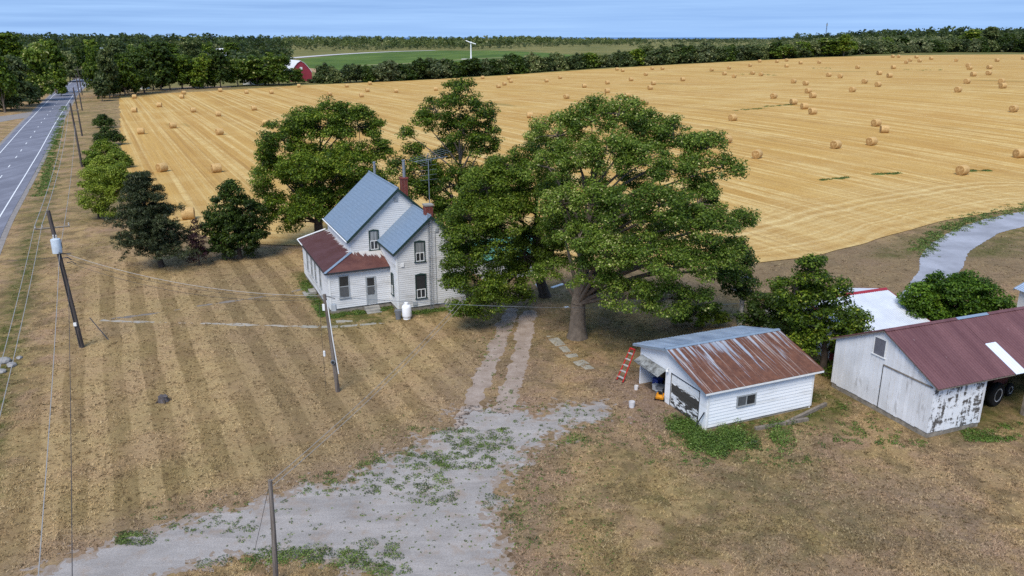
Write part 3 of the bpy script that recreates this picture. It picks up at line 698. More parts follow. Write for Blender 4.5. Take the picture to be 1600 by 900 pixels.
    window(H, fwg, 9.5, 10.3, 3.81, 5.3, M_TRIMG)
    window(H, fwl, -1.20, -.55, .92, 2.70, M_TRIMG, rail=.4)
    window(H, fpf, .76, 1.62, .92, 2.74, M_TRIMGREY, arch=False, two_low=False, fw=.07, sash=M_TRIMGREY)
    for s0 in (3.0, 5.1, 6.75, 8.75): window(H, fpl, s0, s0+.62, 1.0, 2.65, M_TRIMGREY, arch=False, two_low=False, fw=.07, sash=M_TRIMGREY)
    m = MB(); f = fpf; pbox(m, f, 2.95, 3.06, 0, .08, .1, 2.42); pbox(m, f, 3.70, 3.81, 0, .08, .1, 2.42); pbox(m, f, 3.06, 3.70, 0, .08, 2.32, 2.42)
    D = m.build('door', M_TRIMGREY, H, label='grey screen door with glazed upper half')
    m = MB(); pbox(m, f, 3.06, 3.70, 0, .05, .1, .85); m.build('kick_panel', M_TRIMGREY, D)
    m = MB(); pbox(m, f, 3.10, 3.66, 0, .056, 1.62, 2.28); m.build('pane', M_GLASS, D)
    m = MB(); pbox(m, f, 3.10, 3.66, 0, .056, .88, 1.56); m.build('pane', M_SCREEN, D)
    m = MB(); pbox(m, f, 3.06, 3.70, 0, .07, 1.555, 1.625); m.build('rail', M_TRIMGREY, D)
    m = MB(); m.tube([f(3.62, .07, 1.15), f(3.62, .13, 1.15), f(3.62, .13, 1.3)], .015, 6); m.build('handle', M_DARKMETAL, D)
    for k, (d, z) in enumerate(((.45, -.08), (.80, -.22), (1.15, -.36))):
        m = MB(); m.box(2.72, 3.92, -d, -.05 if k == 0 else -d+.34, G0, z); m.build('step', M_CONC, H)
    for k in range(2):
        m = MB(); m.box(-1.0+.5*k-.1, -.5+.5*k-.1 if k == 0 else -.06, 5.6, 6.7, G0, -.28+.2*k); m.build('step', M_CONC, H)
    # vents, meter box
    m = MB(); pbox(m, fmg, 6.33, 6.68, .02, .07, 7.85, 8.2)
    for k in range(4): pbox(m, fmg, 6.35, 6.66, .06, .09, 7.88+.08*k, 7.92+.08*k)
    m.build('vent', M_TRIMGREY, H)
    m = MB(); pbox(m, fwg, 8.35, 8.62, .02, .07, 6.05, 6.4)
    for k in range(4): pbox(m, fwg, 8.37, 8.60, .06, .09, 6.08+.08*k, 6.12+.08*k)
    m.build('vent', M_TRIMGREY, H)
    m = MB(); pbox(m, fwg, 5.40, 5.62, .02, .10, 3.52, 3.80); m.build('junction_box', M_TRIMW, H)
    m = MB(); pbox(m, fwg, 6.25, 6.6, .02, .10, .15, .45); m.build('meter_box', M_TRIMGREY, H)
    # cellar hatch slab at the wing's right
    m = MB(); m.hexa([(9.0, -p-1.3, G0), (10.4, -p-1.3, G0), (10.4, -p-.05, G0), (9.0, -p-.05, G0)], [(9.0, -p-1.3, G0+.15), (10.4, -p-1.3, G0+.15), (10.4, -p-.05, .35), (9.0, -p-.05, .35)]); m.build('cellar_hatch', M_CONC, H)
    # chimneys
    def chimney(u, v, z0, z1, su, pipe=None):
        m = MB(); m.box(u-su/2, u+su/2, v-su/2, v+su/2, z0, z1); ch = m.build('chimney', M_MORTAR, H)
        row = 0; z = z0+.3; mesh = None
        bm = MB(); bl = su/2-.012
        while z < z1-.06:
            for k in range(2):
                off = (k*su/2) if row % 2 else (k*su/2)
                bm.box(u-su/2+off+.006, u-su/2+off+bl, v-su/2-.012, v-su/2-.001, z, z+.062)
                bm.box(u-su/2-.012, u-su/2-.001, v-su/2+off+.006, v-su/2+off+bl, z, z+.062)
            z += .075; row += 1
        bm.build('bricks', M_BRICK, ch)
        m = MB(); m.box(u-su/2-.06, u+su/2+.06, v-su/2-.06, v+su/2+.06, z1, z1+.12); m.build('chimney_cap', M_CONC if pipe is None else M_BRICK, ch)
        if pipe:
            m = MB(); m.lathe([(.13, z1+.1), (.13, pipe), (.17, pipe), (.17, pipe+.06), (.11, pipe+.08)], 12, (u+.05, v, 0)); m.build('flue_pipe', M_STEEL, ch, True)
        return ch
    chimney(8.1, -1.2, 6.6, 8.1, .62)
    chimney(8.0, 5.06, 7.4, 9.3, .55, 10.85)
    m = MB(); m.lathe([(.12, 8.7), (.12, 10.0), (.16, 10.0), (.16, 10.08), (.09, 10.1)], 12, (6.86, 10.5, 0)); m.build('flue_pipe', M_STEEL, H, True)
    # lattice aerial mast up the wing gable
    m = MB(); x = 7.80; yv = -p-.22
    legs = [(x-.14, yv-.05), (x+.14, yv-.05), (x, yv+.12)]
    for lx, ly in legs: m.tube([(lx, ly, G0), (lx, ly, 7.7)], .02, 5)
    z = G0+.25
    while z < 7.6:
        for i in range(3): m.tube([(*legs[i], z), (*legs[(i+1) % 3], z)], .013, 4, False)
        z += .36
    m.build('lattice_mast', M_STEEL, H)
    m = MB(); m.tube([(8.3, -p-.06, 6.2), (8.3, -p-.06, .1)], .025, 6); m.build('conduit', M_TRIMGREY, H)
    return H
farmhouse()

def in_house(u, v, z): 
    c_, s_ = math.cos(house_th), math.sin(house_th); return (house_xy[0]+HS*(u*c_-v*s_), house_xy[1]+HS*(u*s_+v*c_), .45+HS*z)

# tv aerial on its own mast behind the house
def tv_aerial():
    bx, by, _ = in_house(11.9, 10, 0); top = .45+HS*10.1
    A = thing('tv_aerial', 'large horizontal television aerial on a thin mast behind the house chimney', 'aerial', (bx, by, 0), house_th+.1)
    m = MB(); m.tube([(0, 0, 0), (0, 0, top)], .045, 8); m.build('mast', M_STEEL, A)
    m = MB(); m.tube([(-1.3, .1, top-.15), (1.9, -.1, top+.12)], .03, 6); m.build('boom', M_STEEL, A)
    for k in range(11):
        x = -1.2+k*.3; hl = 1.9-.07*k; z = top-.15+.085*k*.3/.3*.98
        m = MB(); m.tube([(x-.05*hl, -hl, z), (x-.05*hl, hl, z)], .014, 4); m.build('element', M_STEEL, A)
    for k in range(4):
        z = top-1.9+.45*k; m = MB(); m.tube([(-.9, -.12, z), (.9, .12, z)], .014, 4); m.build('element', M_STEEL, A)
    m = MB(); m.tube([(-.25, 0, top-.4), (0, 0, top+.55)], .02, 5); m.tube([(.3, 0, top-.4), (0, 0, top+.55)], .02, 5); m.build('stay', M_STEEL, A)
tv_aerial()

# ------------------------------------------------------------------ garage
M_GSID = streaky('garage_siding', srgb(236,238,240), srgb(208,208,206), None, .52, .7, (.3, .3, 2.5), .6, grit=.08)
def rusty(name, galv_share):
    t = NT(name); o = t.obj()
    st = t.noise(t.mapping(o, (4.6, .20, .2)), 1.0, 6, .66, .15); f = t.noise(o, 12, 4, .75); bn = t.noise(o, .6, 4)
    rust = t.mix(t.ramp(t.noise(o, 2.2, 5, .7), [(.3, 0), (.7, 1)]), srgb(86,56,46), srgb(128,86,66)); rust = t.mix(t.ramp(f, [(.35, .5), (.6, 0)]), rust, srgb(60,32,26))
    galv = t.mix(t.ramp(bn, [(.3, 0), (.7, 1)]), srgb(138,148,162), srgb(178,186,196))
    s = t.sep(o); k = t.math('ADD', st, t.math('MULTIPLY', s[2], 0))
    k = t.math('ADD', k, t.math('MULTIPLY', t.math('SUBTRACT', s[1], galv_share[1]), -galv_share[0]))
    c = t.mix(t.ramp(k, [(.39, 0), (.45, 1)]), galv, rust)
    c = t.mix(t.ramp(t.noise(t.mapping(o, (9, .12, .2), loc=(3, 0, 0)), 1.0, 4, .6), [(.60, 0), (.66, .6)]), c, srgb(186,178,172))
    c = t.mix(t.math('MULTIPLY', t.rnd(), .35), c, srgb(104,66,50))
    t.bsdf(c, t.ramp(k, [(.40, .42), (.47, .9)]), 0.0, .4, t.bump(f, .3, .01)); return t.m
M_RUST = rusty('rusted_roof', (.045, 1.9))
t = NT('blue_grey_roof'); o = t.obj(); n = t.noise(t.mapping(o, (1.4, .3, .3)), 1, 5, .65)
c = t.mix(t.ramp(n, [(.35, 0), (.6, 1)]), srgb(120,136,158), srgb(158,174,194)); c = t.mix(t.ramp(t.noise(t.mapping(o, (1.2, .25, .3), loc=(4, 1, 0)), 1.2, 5, .7), [(.6, 0), (.7, .8)]), c, srgb(98,88,88))
t.bsdf(c, .45, .2, .4, t.bump(t.noise(o, 10, 3), .2, .01)); M_BLUEROOF = t.m
def ribbed(m, p0, p1, e0, e1, n, h=.02, thick=.012):
    """a roofing sheet between two edges: ridge edge p0->p1, eave edge e0->e1, n ribs across"""
    p0, p1, e0, e1 = map(Vector, (p0, p1, e0, e1)); nn = (p1-p0).cross(e0-p0).normalized()
    if nn.z < 0: nn = -nn
    prof = []
    for k in range(n):
        for q, hh in ((0, 0), (.30, 0), (.42, h), (.58, h), (.70, 0)): prof.append(((k+q)/n, hh))
    prof.append((1, 0)); V = []; F_ = []
    for a, hh in prof: V += [p0.lerp(p1, a)+nn*hh, e0.lerp(e1, a)+nn*hh]
    k = len(prof)
    for i in range(k-1): F_.append((2*i, 2*i+1, 2*i+3, 2*i+2))
    V += [v-nn*thick for v in V[:2*k]]
    F_ += [tuple(2*k+q for q in f[::-1]) for f in F_[:k-1]]
    for i in range(k-1): F_ += [(2*i+1, 2*k+2*i+1, 2*k+2*i+3, 2*i+3), (2*i, 2*i+2, 2*k+2*i+2, 2*k+2*i)]
    F_ += [(0, 2*k, 2*k+1, 1), (2*k-2, 2*k-1, 4*k-1, 4*k-2)]
    m.add(V, F_); return m
def sheets(root, mat, x0, x1, ridge, eave, width, ribs, lift=.0, name='roof_sheet', skip=()):
    n = int(round((x1-x0)/width)); wd = (x1-x0)/n
    for k in range(n):
        if k in skip: continue
        a, b = x0+k*wd, x0+(k+1)*wd+.03; dz = .006*(k % 2)+lift
        m = MB(); ribbed(m, (a, ridge[0], ridge[1]+dz), (b, ridge[0], ridge[1]+dz), (a, eave[0], eave[1]+dz), (b, eave[0], eave[1]+dz), ribs); m.build(name, mat, root)
t = NT('peeling_door'); o = t.obj(); s = t.sep(o)
n = t.noise(t.mapping(o, (1, .9, 3.2)), 1.6, 6, .68, .6); k = t.math('ADD', n, t.math('MULTIPLY', t.math('SUBTRACT', s[2], .95), .10))
bandm = t.ramp(t.math('ABSOLUTE', t.math('SUBTRACT', s[2], 1.15)), [(.18, .30), (.36, 0)])
k = t.math('SUBTRACT', k, bandm)
c = t.mix(t.ramp(k, [(.44, 0), (.49, 1)]), srgb(66,64,60), srgb(222,224,224)); t.bsdf(c, .7, 0, .3); M_PEEL = t.m
M_DOORG = streaky('greyed_door', srgb(150,152,150), srgb(92,92,90), srgb(176,178,178), .46, .6, (1, 1.2, 3), .8, grit=.3)
def garage():
    G = thing('garage', 'white two-door garage with half rusted metal roof', 'garage', (10.84, 40.32, 0), .40)
    Lg, W, hw, hr, hl, og, rv = 7.44, 6.96, 2.46+.08, 3.6, 2.65, .45, 3.76
    # front wall pieces around the two openings (front wall lies on u = 0, v from 0 to W)
    top = lambda v: hw+(hr-hw)*v/rv if v <= rv else hr+(hl+.12-hr)*(v-rv)/(W-rv)
    fr = FU(0)
    m = MB()
    def post(v0, v1, z0=0.0):
        q0, q1 = top(v0)-.07, top(v1)-.07
        pts = [(v0, z0), (v1, z0), (v1, q1), (v0, q0)]
        if v0 < rv < v1: pts = [(v0, z0), (v1, z0), (v1, q1), (rv, top(rv)-.07), (v0, q0)]
        m.prism(pts, 'x', -.06, .08)
    post(0, .72); post(3.50, 4.10); post(6.86, W); post(.72, 3.50, 2.08); post(4.10, 6.86, 2.06)
    m.build('front_wall', M_GSID, G)
    m = MB(); m.prism([(0, .0), (W, .0), (W, top(W)-.07), (rv, hr-.07), (0, hw-.07)], 'x', Lg-.1, Lg); m.build('back_wall', M_GSID, G)
    m = MB(); m.box(.08, Lg-.1, 0, .1, .18, hw-.08); m.build('side_wall', M_GSID, G)
    m = MB(); m.box(.08, Lg-.1, W-.1, W, .0, top(W)-.09); m.build('side_wall', M_GSID, G)
    m = MB(); m.box(.02, Lg-.02, .02, .3, -.4, .18); m.box(.02, Lg-.02, W-.25, W-.02, -.4, .0); m.build('foundation', M_CONC, G)
    m = MB(); m.box(.1, Lg-.12, .3, W-.3, -.1, .012); m.build('floor', M_EARTHF, G)
    # side clapboards, one by one, round the window
    f = FV(0); z = .16; dz = .20
    while z < hw-.1:
        z1 = min(z+dz, hw-.08)
        spans = [(-.02, Lg)] if (z1 < 1.03 or z > 1.76) else [(-.02, 1.93), (3.32, Lg)]
        for a, b in spans:
            m = MB(); board(m, f, a, b, a, b, z, z1-.006, .035, .010); m.build('clapboard', M_GSID, G)
        z = z1
    m = MB(); pbox(m, f, -.03, .08, .036, .05, .16, hw-.1); m.build('corner_board', M_TRIMW, G)
    m = MB(); pbox(m, f, Lg-.08, Lg+.03, .036, .05, .16, hw-.1); m.build('corner_board', M_TRIMW, G)
    w_ = MB(); pbox(w_, f, 1.95, 2.02, 0, .06, 1.05, 1.74); pbox(w_, f, 3.23, 3.30, 0, .06, 1.05, 1.74); pbox(w_, f, 2.02, 3.23, 0, .06, 1.67, 1.74); pbox(w_, f, 2.02, 3.23, 0, .08, 1.03, 1.10)
    wo_ = w_.build('window', M_TRIMGREY, G)
    m = MB(); pbox(m, f, 2.02, 2.60, 0, .025, 1.10, 1.67); m.build('pane', M_SCREEN, wo_)
    m = MB(); pbox(m, f, 2.65, 3.23, 0, .02, 1.10, 1.67); m.build('pane', M_GLASS, wo_)
    m = MB(); pbox(m, f, 2.60, 2.65, 0, .06, 1.10, 1.67); m.build('mullion', M_TRIMGREY, wo_)
    # roof: rusted slope towards the camera, blue-grey slope beyond the ridge
    slo = (hr-(hw-.02))/rv; ye, ze = -.32, hw-.32*slo
    sheets(G, M_RUST, -og, Lg+og, (rv, hr), (ye, ze), .62, 3)
    sheets(G, M_BLUEROOF, -og, Lg+og, (rv, hr-.004), (W+.35, hl), .62, 3)
    m = MB(); m.hexa([(-og-.03, rv-.16, hr-.04+.03), (Lg+og+.03, rv-.16, hr-.04+.03), (Lg+og+.03, rv, hr+.045), (-og-.03, rv, hr+.045)], [(-og-.03, rv-.16, hr), (Lg+og+.03, rv-.16, hr), (Lg+og+.03, rv, hr+.06), (-og-.03, rv, hr+.06)])
    m.hexa([(-og-.03, rv+.16, hr), (Lg+og+.03, rv+.16, hr), (Lg+og+.03, rv, hr+.047), (-og-.03, rv, hr+.047)], [(-og-.03, rv+.16, hr+.02), (Lg+og+.03, rv+.16, hr+.02), (Lg+og+.03, rv, hr+.062), (-og-.03, rv, hr+.062)])
    m.build('ridge_cap', M_FLASH, G)
    for xe in (-og, Lg+og-.04):
        m = MB(); m.hexa([(xe, ye, ze-.15), (xe+.035, ye, ze-.15), (xe+.035, rv, hr-.15), (xe, rv, hr-.15)], [(xe, ye, ze-.02), (xe+.035, ye, ze-.02), (xe+.035, rv, hr-.02), (xe, rv, hr-.02)])
        m.hexa([(xe, rv, hr-.15), (xe+.035, rv, hr-.15), (xe+.035, W+.35, hl-.15), (xe, W+.35, hl-.15)], [(xe, rv, hr-.02), (xe+.035, rv, hr-.02), (xe+.035, W+.35, hl-.02), (xe, W+.35, hl-.02)]); m.build('bargeboard', M_FLASH, G)
    m = MB(); m.box(-og, Lg+og, ye, ye+.03, ze-.13, ze-.018); m.build('fascia', M_TRIMW, G)
    m = MB(); m.hexa([(-og+.04, ye+.03, ze-.12), (Lg+og-.05, ye+.03, ze-.12), (Lg+og-.05, rv, hr-.09), (-og+.04, rv, hr-.09)], [(-og+.04, ye+.03, ze-.05), (Lg+og-.05, ye+.03, ze-.05), (Lg+og-.05, rv, hr-.02), (-og+.04, rv, hr-.02)])
    m.hexa([(-og+.04, rv, hr-.09), (Lg+og-.05, rv, hr-.09), (Lg+og-.05, W+.3, hl-.09), (-og+.04, W+.3, hl-.09)], [(-og+.04, rv, hr-.02), (Lg+og-.05, rv, hr-.02), (Lg+og-.05, W+.3, hl-.02), (-og+.04, W+.3, hl-.02)]); m.build('roof_deck', M_GREYWOOD, G)
    # closed door: sections
    D = MB(); D.box(-.075, -.062, .68, .73, .0, 2.12); D.box(-.075, -.062, 3.48, 3.53, .0, 2.12); D.box(-.075, -.062, .73, 3.48, 2.06, 2.12)
    D = D.build('closed_door', M_DARKMETAL, G, label='shut overhead door, white paint peeling to dark wood')
    for k in range(4):
        m = MB(); z0 = .04+.51*k; m.box(-.03, .03, .73, 3.48, z0, z0+.495); pn = m.build('door_section', M_PEEL, D)
        for q in range(4): 
            mm = MB(); mm.box(-.042, -.031, .80+.67*q, 1.36+.67*q, z0+.09, z0+.41); mm.build('door_panel', M_PEEL, pn)
    # open door, tipped half way up
    D = MB(); D.hexa([(-.62, 4.13, 1.66), (-.62, 6.83, 1.66), (.02, 6.83, 2.02), (.02, 4.13, 2.02)], [(-.64, 4.13, 1.70), (-.64, 6.83, 1.70), (.0, 6.83, 2.06), (.0, 4.13, 2.06)])
    D = D.build('open_door', M_DOORG, G, label='overhead door tipped open, paint peeling')
    for q in range(4):
        m = MB(); a = 4.22+.66*q; m.hexa([(-.56, a, 1.752), (-.56, a+.54, 1.752), (-.11, a+.54, 2.005), (-.11, a, 2.005)], [(-.568, a, 1.765), (-.568, a+.54, 1.765), (-.118, a+.54, 2.018), (-.118, a, 2.018)]); m.build('door_panel', M_DOORG, D)
    m = MB(); m.tube([(-.08, 3.8, 2.28), (-.16, 3.8, 2.30), (-.2, 3.8, 2.22)], .03, 6); m.lathe([(.03, 0), (.09, -.1), (.07, -.14)], 10, (-.2, 3.8, 2.22)); m.build('lamp', M_TRIMW, G)
    return G
garage()
def in_garage(u, v, z=0): return (10.84+u*math.cos(.4)-v*math.sin(.4), 40.32+u*math.sin(.4)+v*math.cos(.4), z)

# ------------------------------------------------------------------ old barn
t = NT('barn_boards'); o = t.obj()
n = t.noise(t.mapping(o, (2.2, 2.2, .5)), 1.0, 6, .7, .3); f = t.noise(t.mapping(o, (9, 9, 1.2)), 1, 4, .75); bn = t.noise(o, .7, 4)
c = t.mix(t.ramp(bn, [(.3, 0), (.7, 1)]), srgb(212,211,211), srgb(236,236,238)); c = t.mix(t.ramp(n, [(.57, 0), (.72, .65)]), c, srgb(140,134,128))
c = t.mix(t.ramp(f, [(.64, 0), (.76, .8)]), c, srgb(110,104,98)); c = t.mix(t.ramp(t.noise(o, .9, 5, .7), [(.68, 0), (.76, .5)]), c, srgb(168,146,118))
c = t.mix(t.math('MULTIPLY', t.rnd(), .18), c, srgb(160,158,156))
t.bsdf(c, .8, 0, .2, t.bump(f, .4, .01)); M_BARN = t.m
t = NT('barn_boards_peeled'); o = t.obj(); s = t.sep(o)
n = t.noise(t.mapping(o, (1.6, 1.6, 3.2)), 1.0, 6, .72, .5); n2 = t.noise(t.mapping(o, (3.5, 3.5, .4)), 1, 5, .7)
k = t.math('ADD', t.math('MULTIPLY', n, .55), t.math('MULTIPLY', n2, .45))
c = t.mix(t.ramp(k, [(.50, 0), (.55, 1)]), srgb(226,228,230), srgb(92,88,84)); c = t.mix(t.ramp(t.noise(o, 11, 4, .8), [(.6, 0), (.72, .5)]), c, srgb(120,112,104))
t.bsdf(c, .8, 0, .2); M_BARN2 = t.m
t = NT('maroon_roof'); o = t.obj(); n = t.noise(t.mapping(o, (1.3, .25, .3)), 1, 5, .65); f = t.noise(o, 13, 3, .7)
c = t.mix(t.ramp(n, [(.3, 0), (.7, 1)]), srgb(94,58,60), srgb(122,84,84)); c = t.mix(t.math('MULTIPLY', t.rnd(), .4), c, srgb(84,52,54)); c = t.mix(t.ramp(t.noise(t.mapping(o, (2.2, .5, .5)), 1.4, 5, .7), [(.70, 0), (.74, .8)]), c, srgb(190,182,182))
c = t.mix(t.ramp(f, [(.35, .35), (.55, 0)]), c, srgb(66,34,36)); t.bsdf(c, .55, 0, .35, t.bump(f, .2, .01)); M_MAROON = t.m
M_WHITEROOF = plain('white_roof', srgb(206,210,218), .5, .1, var=.12, scale=1)
M_FIBRE = plain('translucent_sheet', srgb(214,222,236), .45, var=.08)
M_REDTRIM = plain('red_trim', srgb(150,46,58), .55, var=.15)
def barn():
    Bn = thing('old_barn', 'weathered white board barn with long maroon metal roof and open bay', 'barn', (22.71, 39.4, 0), .37)
    R, W, hw, hr = 3.87, 7.33, 3.3, 5.05; rv = W/2; Lb = 26; fz = .38
    m = MB(); m.box(.02, R, .02, .3, -.4, fz); m.box(.02, .3, .3, W-.05, -.4, fz); m.build('foundation', M_STONEF, Bn)
    top = lambda v: hw+(hr-hw)*(v/rv if v <= rv else (W-v)/rv)
    # wall core behind the boards
    m = MB(); m.prism([(0.02, fz), (W, fz), (W, hw-.1), (rv, hr-.1), (0.02, hw-.1)], 'x', .02, .1); m.build('gable_wall', M_GREYWOOD, Bn)
    m = MB(); m.box(.1, R-.02, .02, .1, fz, hw-.12); m.build('end_wall', M_GREYWOOD, Bn)
    m = MB(); m.box(.1, Lb, W-.12, W, 0, hw-.1); m.build('back_wall', M_GREYWOOD, Bn)
    m = MB(); m.box(R-.12, R-.02, .1, W-.12, 0, hw-.1); m.build('partition', M_GREYWOOD, Bn)
    rnd = random.Random(3); v = -.03
    while v < W-.05:                         # upright boards of the gable
        wd = min(rnd.choice((.26, .28, .30, .34)), W-v); z0 = fz-.06+rnd.uniform(-.04, .03); p = rnd.uniform(.022, .04)
        a, b = v+.006, v+wd-.006
        pts = [(a, z0), (b, z0), (b, top(min(max(b, 0), W))-.06), (a, top(max(a, 0))-.06)]
        m = MB(); m.prism(pts, 'x', -p+.02, .018); m.build('board', M_BARN, Bn); v += wd
    m = MB(); m.box(-.035, -.022, 3.50, 3.545, fz-.1, 3.0); m.build('door_edge', M_DARKMETAL, Bn)
    m = MB(); m.box(-.06, -.021, .1, 3.5, 2.95, 3.03); m.build('door_track', M_GREYWOOD, Bn)
    u = -.02
    while u < R-.02:
        wd = min(rnd.choice((.3, .34, .4)), R-u); z0 = fz-.06+rnd.uniform(-.04, .03); p = rnd.uniform(.022, .04)
        m = MB(); m.box(u+.006, u+wd-.006, -p+.02, .018, z0, hw-.13); m.build('board', M_BARN2, Bn); u += wd
    m = MB(); m.box(R-.14, R+.03, -.035, -.022, fz-.1, hw-.13); m.build('corner_board', M_BARN, Bn)
    # gable opening
    m = MB(); m.box(-.05, -.022, 3.48, 3.56, 3.4, 4.5); m.box(-.05, -.022, 4.36, 4.44, 3.4, 4.5); m.box(-.05, -.022, 3.56, 4.36, 4.42, 4.5); m.box(-.07, -.022, 3.44, 4.48, 3.34, 3.40)
    wo_ = m.build('window', M_TRIMW, Bn); m = MB(); m.box(-.03, -.021, 3.56, 4.36, 3.4, 4.42); m.build('pane', plain('grey_shutter', srgb(104,104,112), .7, var=.2), wo_)
    # posts and beam of the open bay
    for x in (7.6, 11.6, 15.6, 19.6, 23.6):
        m = MB(); m.box(x-.1, x+.1, .02, .22, -.1, hw-.25); m.build('post', M_GREYWOOD, Bn)
    m = MB(); m.box(R, Lb, .02, .22, hw-.25, hw-.06); m.build('beam', M_GREYWOOD, Bn)
    # roof
    slo = (hr-hw)/rv; ye, ze = -.42, hw-.42*slo+.03
    sheets(Bn, M_MAROON, -.22, Lb, (rv, hr+.03), (ye, ze), .82, 4, skip=(7,))
    sheets(Bn, M_MAROON, -.22, Lb, (rv, hr+.026), (W+.4, ze), .82, 4)
    n_ = int(round((Lb+.22)/.82)); wd = (Lb+.22)/n_; a = -.22+7*wd; mid = .48
    yy, zz = rv+(ye-rv)*mid, hr+.03+(ze-hr-.03)*mid
    m = MB(); ribbed(m, (a, rv, hr+.03), (a+wd, rv, hr+.03), (a, yy, zz), (a+wd, yy, zz), 4); m.build('roof_sheet', M_MAROON, Bn)
    m = MB(); ribbed(m, (a, yy, zz+.012), (a+wd+.02, yy, zz+.012), (a, ye-.05, ze+.0), (a+wd+.02, ye-.05, ze+.0), 4); m.build('roof_sheet', M_FIBRE, Bn, label='pale translucent sheet let into the maroon roof')
    rc = random.Random(4); x = -.25
    while x < Lb:
        ln = rc.uniform(1.6, 2.6); mt = M_MAROON if rc.random() < .45 else M_FLASH
        m = MB()
        for sgn in (-1, 1): m.hexa([(x, rv+sgn*.17, hr+.0), (x+ln, rv+sgn*.17, hr+.0), (x+ln, rv, hr+.085), (x, rv, hr+.085)], [(x, rv+sgn*.17, hr+.02), (x+ln, rv+sgn*.17, hr+.02), (x+ln, rv, hr+.10), (x, rv, hr+.10)])
        m.build('ridge_cap', mt, Bn); x += ln+.01
    m = MB(); m.hexa([(-.2, ye+.03, ze-.10), (Lb, ye+.03, ze-.10), (Lb, rv, hr-.06), (-.2, rv, hr-.06)], [(-.2, ye+.03, ze-.03), (Lb, ye+.03, ze-.03), (Lb, rv, hr+.0), (-.2, rv, hr+.0)])
    m.hexa([(-.2, rv, hr-.06), (Lb, rv, hr-.06), (Lb, W+.37, ze-.10), (-.2, W+.37, ze-.10)], [(-.2, rv, hr+.0), (Lb, rv, hr+.0), (Lb, W+.37, ze-.03), (-.2, W+.37, ze-.03)]); m.build('roof_deck', M_GREYWOOD, Bn)
barn()
def in_barn(u, v, z=0): return (22.71+u*math.cos(.37)-v*math.sin(.37), 39.4+u*math.sin(.37)+v*math.cos(.37), z)

# ------------------------------------------------------------------ other farm buildings
def simple_shed(name, label, loc, rz, L_, W_, hw, hr, roofm, wallm, capm, wd=.8, ribs=4, cat='shed', ov=.3, group=None):
    S = thing(name, label, cat, loc, rz, group); rv = W_/2
    m = MB(); m.prism([(0, -.3), (W_, -.3), (W_, hw), (rv, hr-.06), (0, hw)], 'x', 0, L_); m.build('wall', wallm, S)
    sl_ = (hr-hw)/rv; ye, ze = -ov, hw-ov*sl_+.06
    sheets(S, roofm, -ov, L_+ov, (rv, hr+.02), (ye, ze), wd, ribs); sheets(S, roofm, -ov, L_+ov, (rv, hr+.016), (W_+ov, ze), wd, ribs)
    m = MB(); m.hexa([(-ov, rv-.2, hr-.03), (L_+ov, rv-.2, hr-.03), (L_+ov, rv, hr+.08), (-ov, rv, hr+.08)], [(-ov, rv-.2, hr), (L_+ov, rv-.2, hr), (L_+ov, rv, hr+.11), (-ov, rv, hr+.11)])
    m.hexa([(-ov, rv+.2, hr-.03), (L_+ov, rv+.2, hr-.03), (L_+ov, rv, hr+.08), (-ov, rv, hr+.08)], [(-ov, rv+.2, hr), (L_+ov, rv+.2, hr), (L_+ov, rv, hr+.11), (-ov, rv, hr+.11)])
    m.build('ridge_cap', capm, S)
    for xe in (-ov-.03, L_+ov):
        m = MB(); m.hexa([(xe, ye, ze-.16), (xe+.03, ye, ze-.16), (xe+.03, rv, hr-.14), (xe, rv, hr-.14)], [(xe, ye, ze+.02), (xe+.03, ye, ze+.02), (xe+.03, rv, hr+.05), (xe, rv, hr+.05)])
        m.hexa([(xe, rv, hr-.14), (xe+.03, rv, hr-.14), (xe+.03, W_+ov, ze-.16), (xe, W_+ov, ze-.16)], [(xe, rv, hr+.05), (xe+.03, rv, hr+.05), (xe+.03, W_+ov, ze+.02), (xe, W_+ov, ze+.02)]); m.build('bargeboard', capm, S)
    return S
S = simple_shed('white_roofed_shed', 'shed with white metal roof and red trim behind the old barn', (22.3, 48.6, 0), .37, 6.6, 9.0, 2.3, 3.6, M_WHITEROOF, M_TRIMW, M_REDTRIM)
m = MB(); m.box(-.04, 0, 1, 2, 0, 2); m.build('door', M_REDTRIM, S)
S = simple_shed('blue_roofed_shed', 'building with pale blue metal roof cut by the right edge of the photo', (39.1, 58.7, 0), -1.45, 9, 9, 2.6, 5.2, M_BLUEROOF, M_TRIMW, M_FLASH)
m = MB(); m.box(3, 4, -.04, 0, 0, 2); m.build('door', M_TRIMGREY, S)
M_TEAL = plain('teal_roof', srgb(92,146,132), .5, .1, var=.15)
q = gp(775, 448)
S = simple_shed('summer_kitchen', 'low white shed with teal metal roof half hidden behind the spreading maples', (q[0]-1.0, q[1]+1.5, 0), .42, 5.5, 4.5, 2.2, 3.3, M_TEAL, M_SIDING, M_TEAL)
m = MB(); m.box(2, 2.8, -.05, 0, 0, 2); m.build('door', M_TRIMGREY, S); m = MB(); m.box(3.6, 4.4, -.05, 0, .9, 1.8); m.build('window', M_GLASS, S)
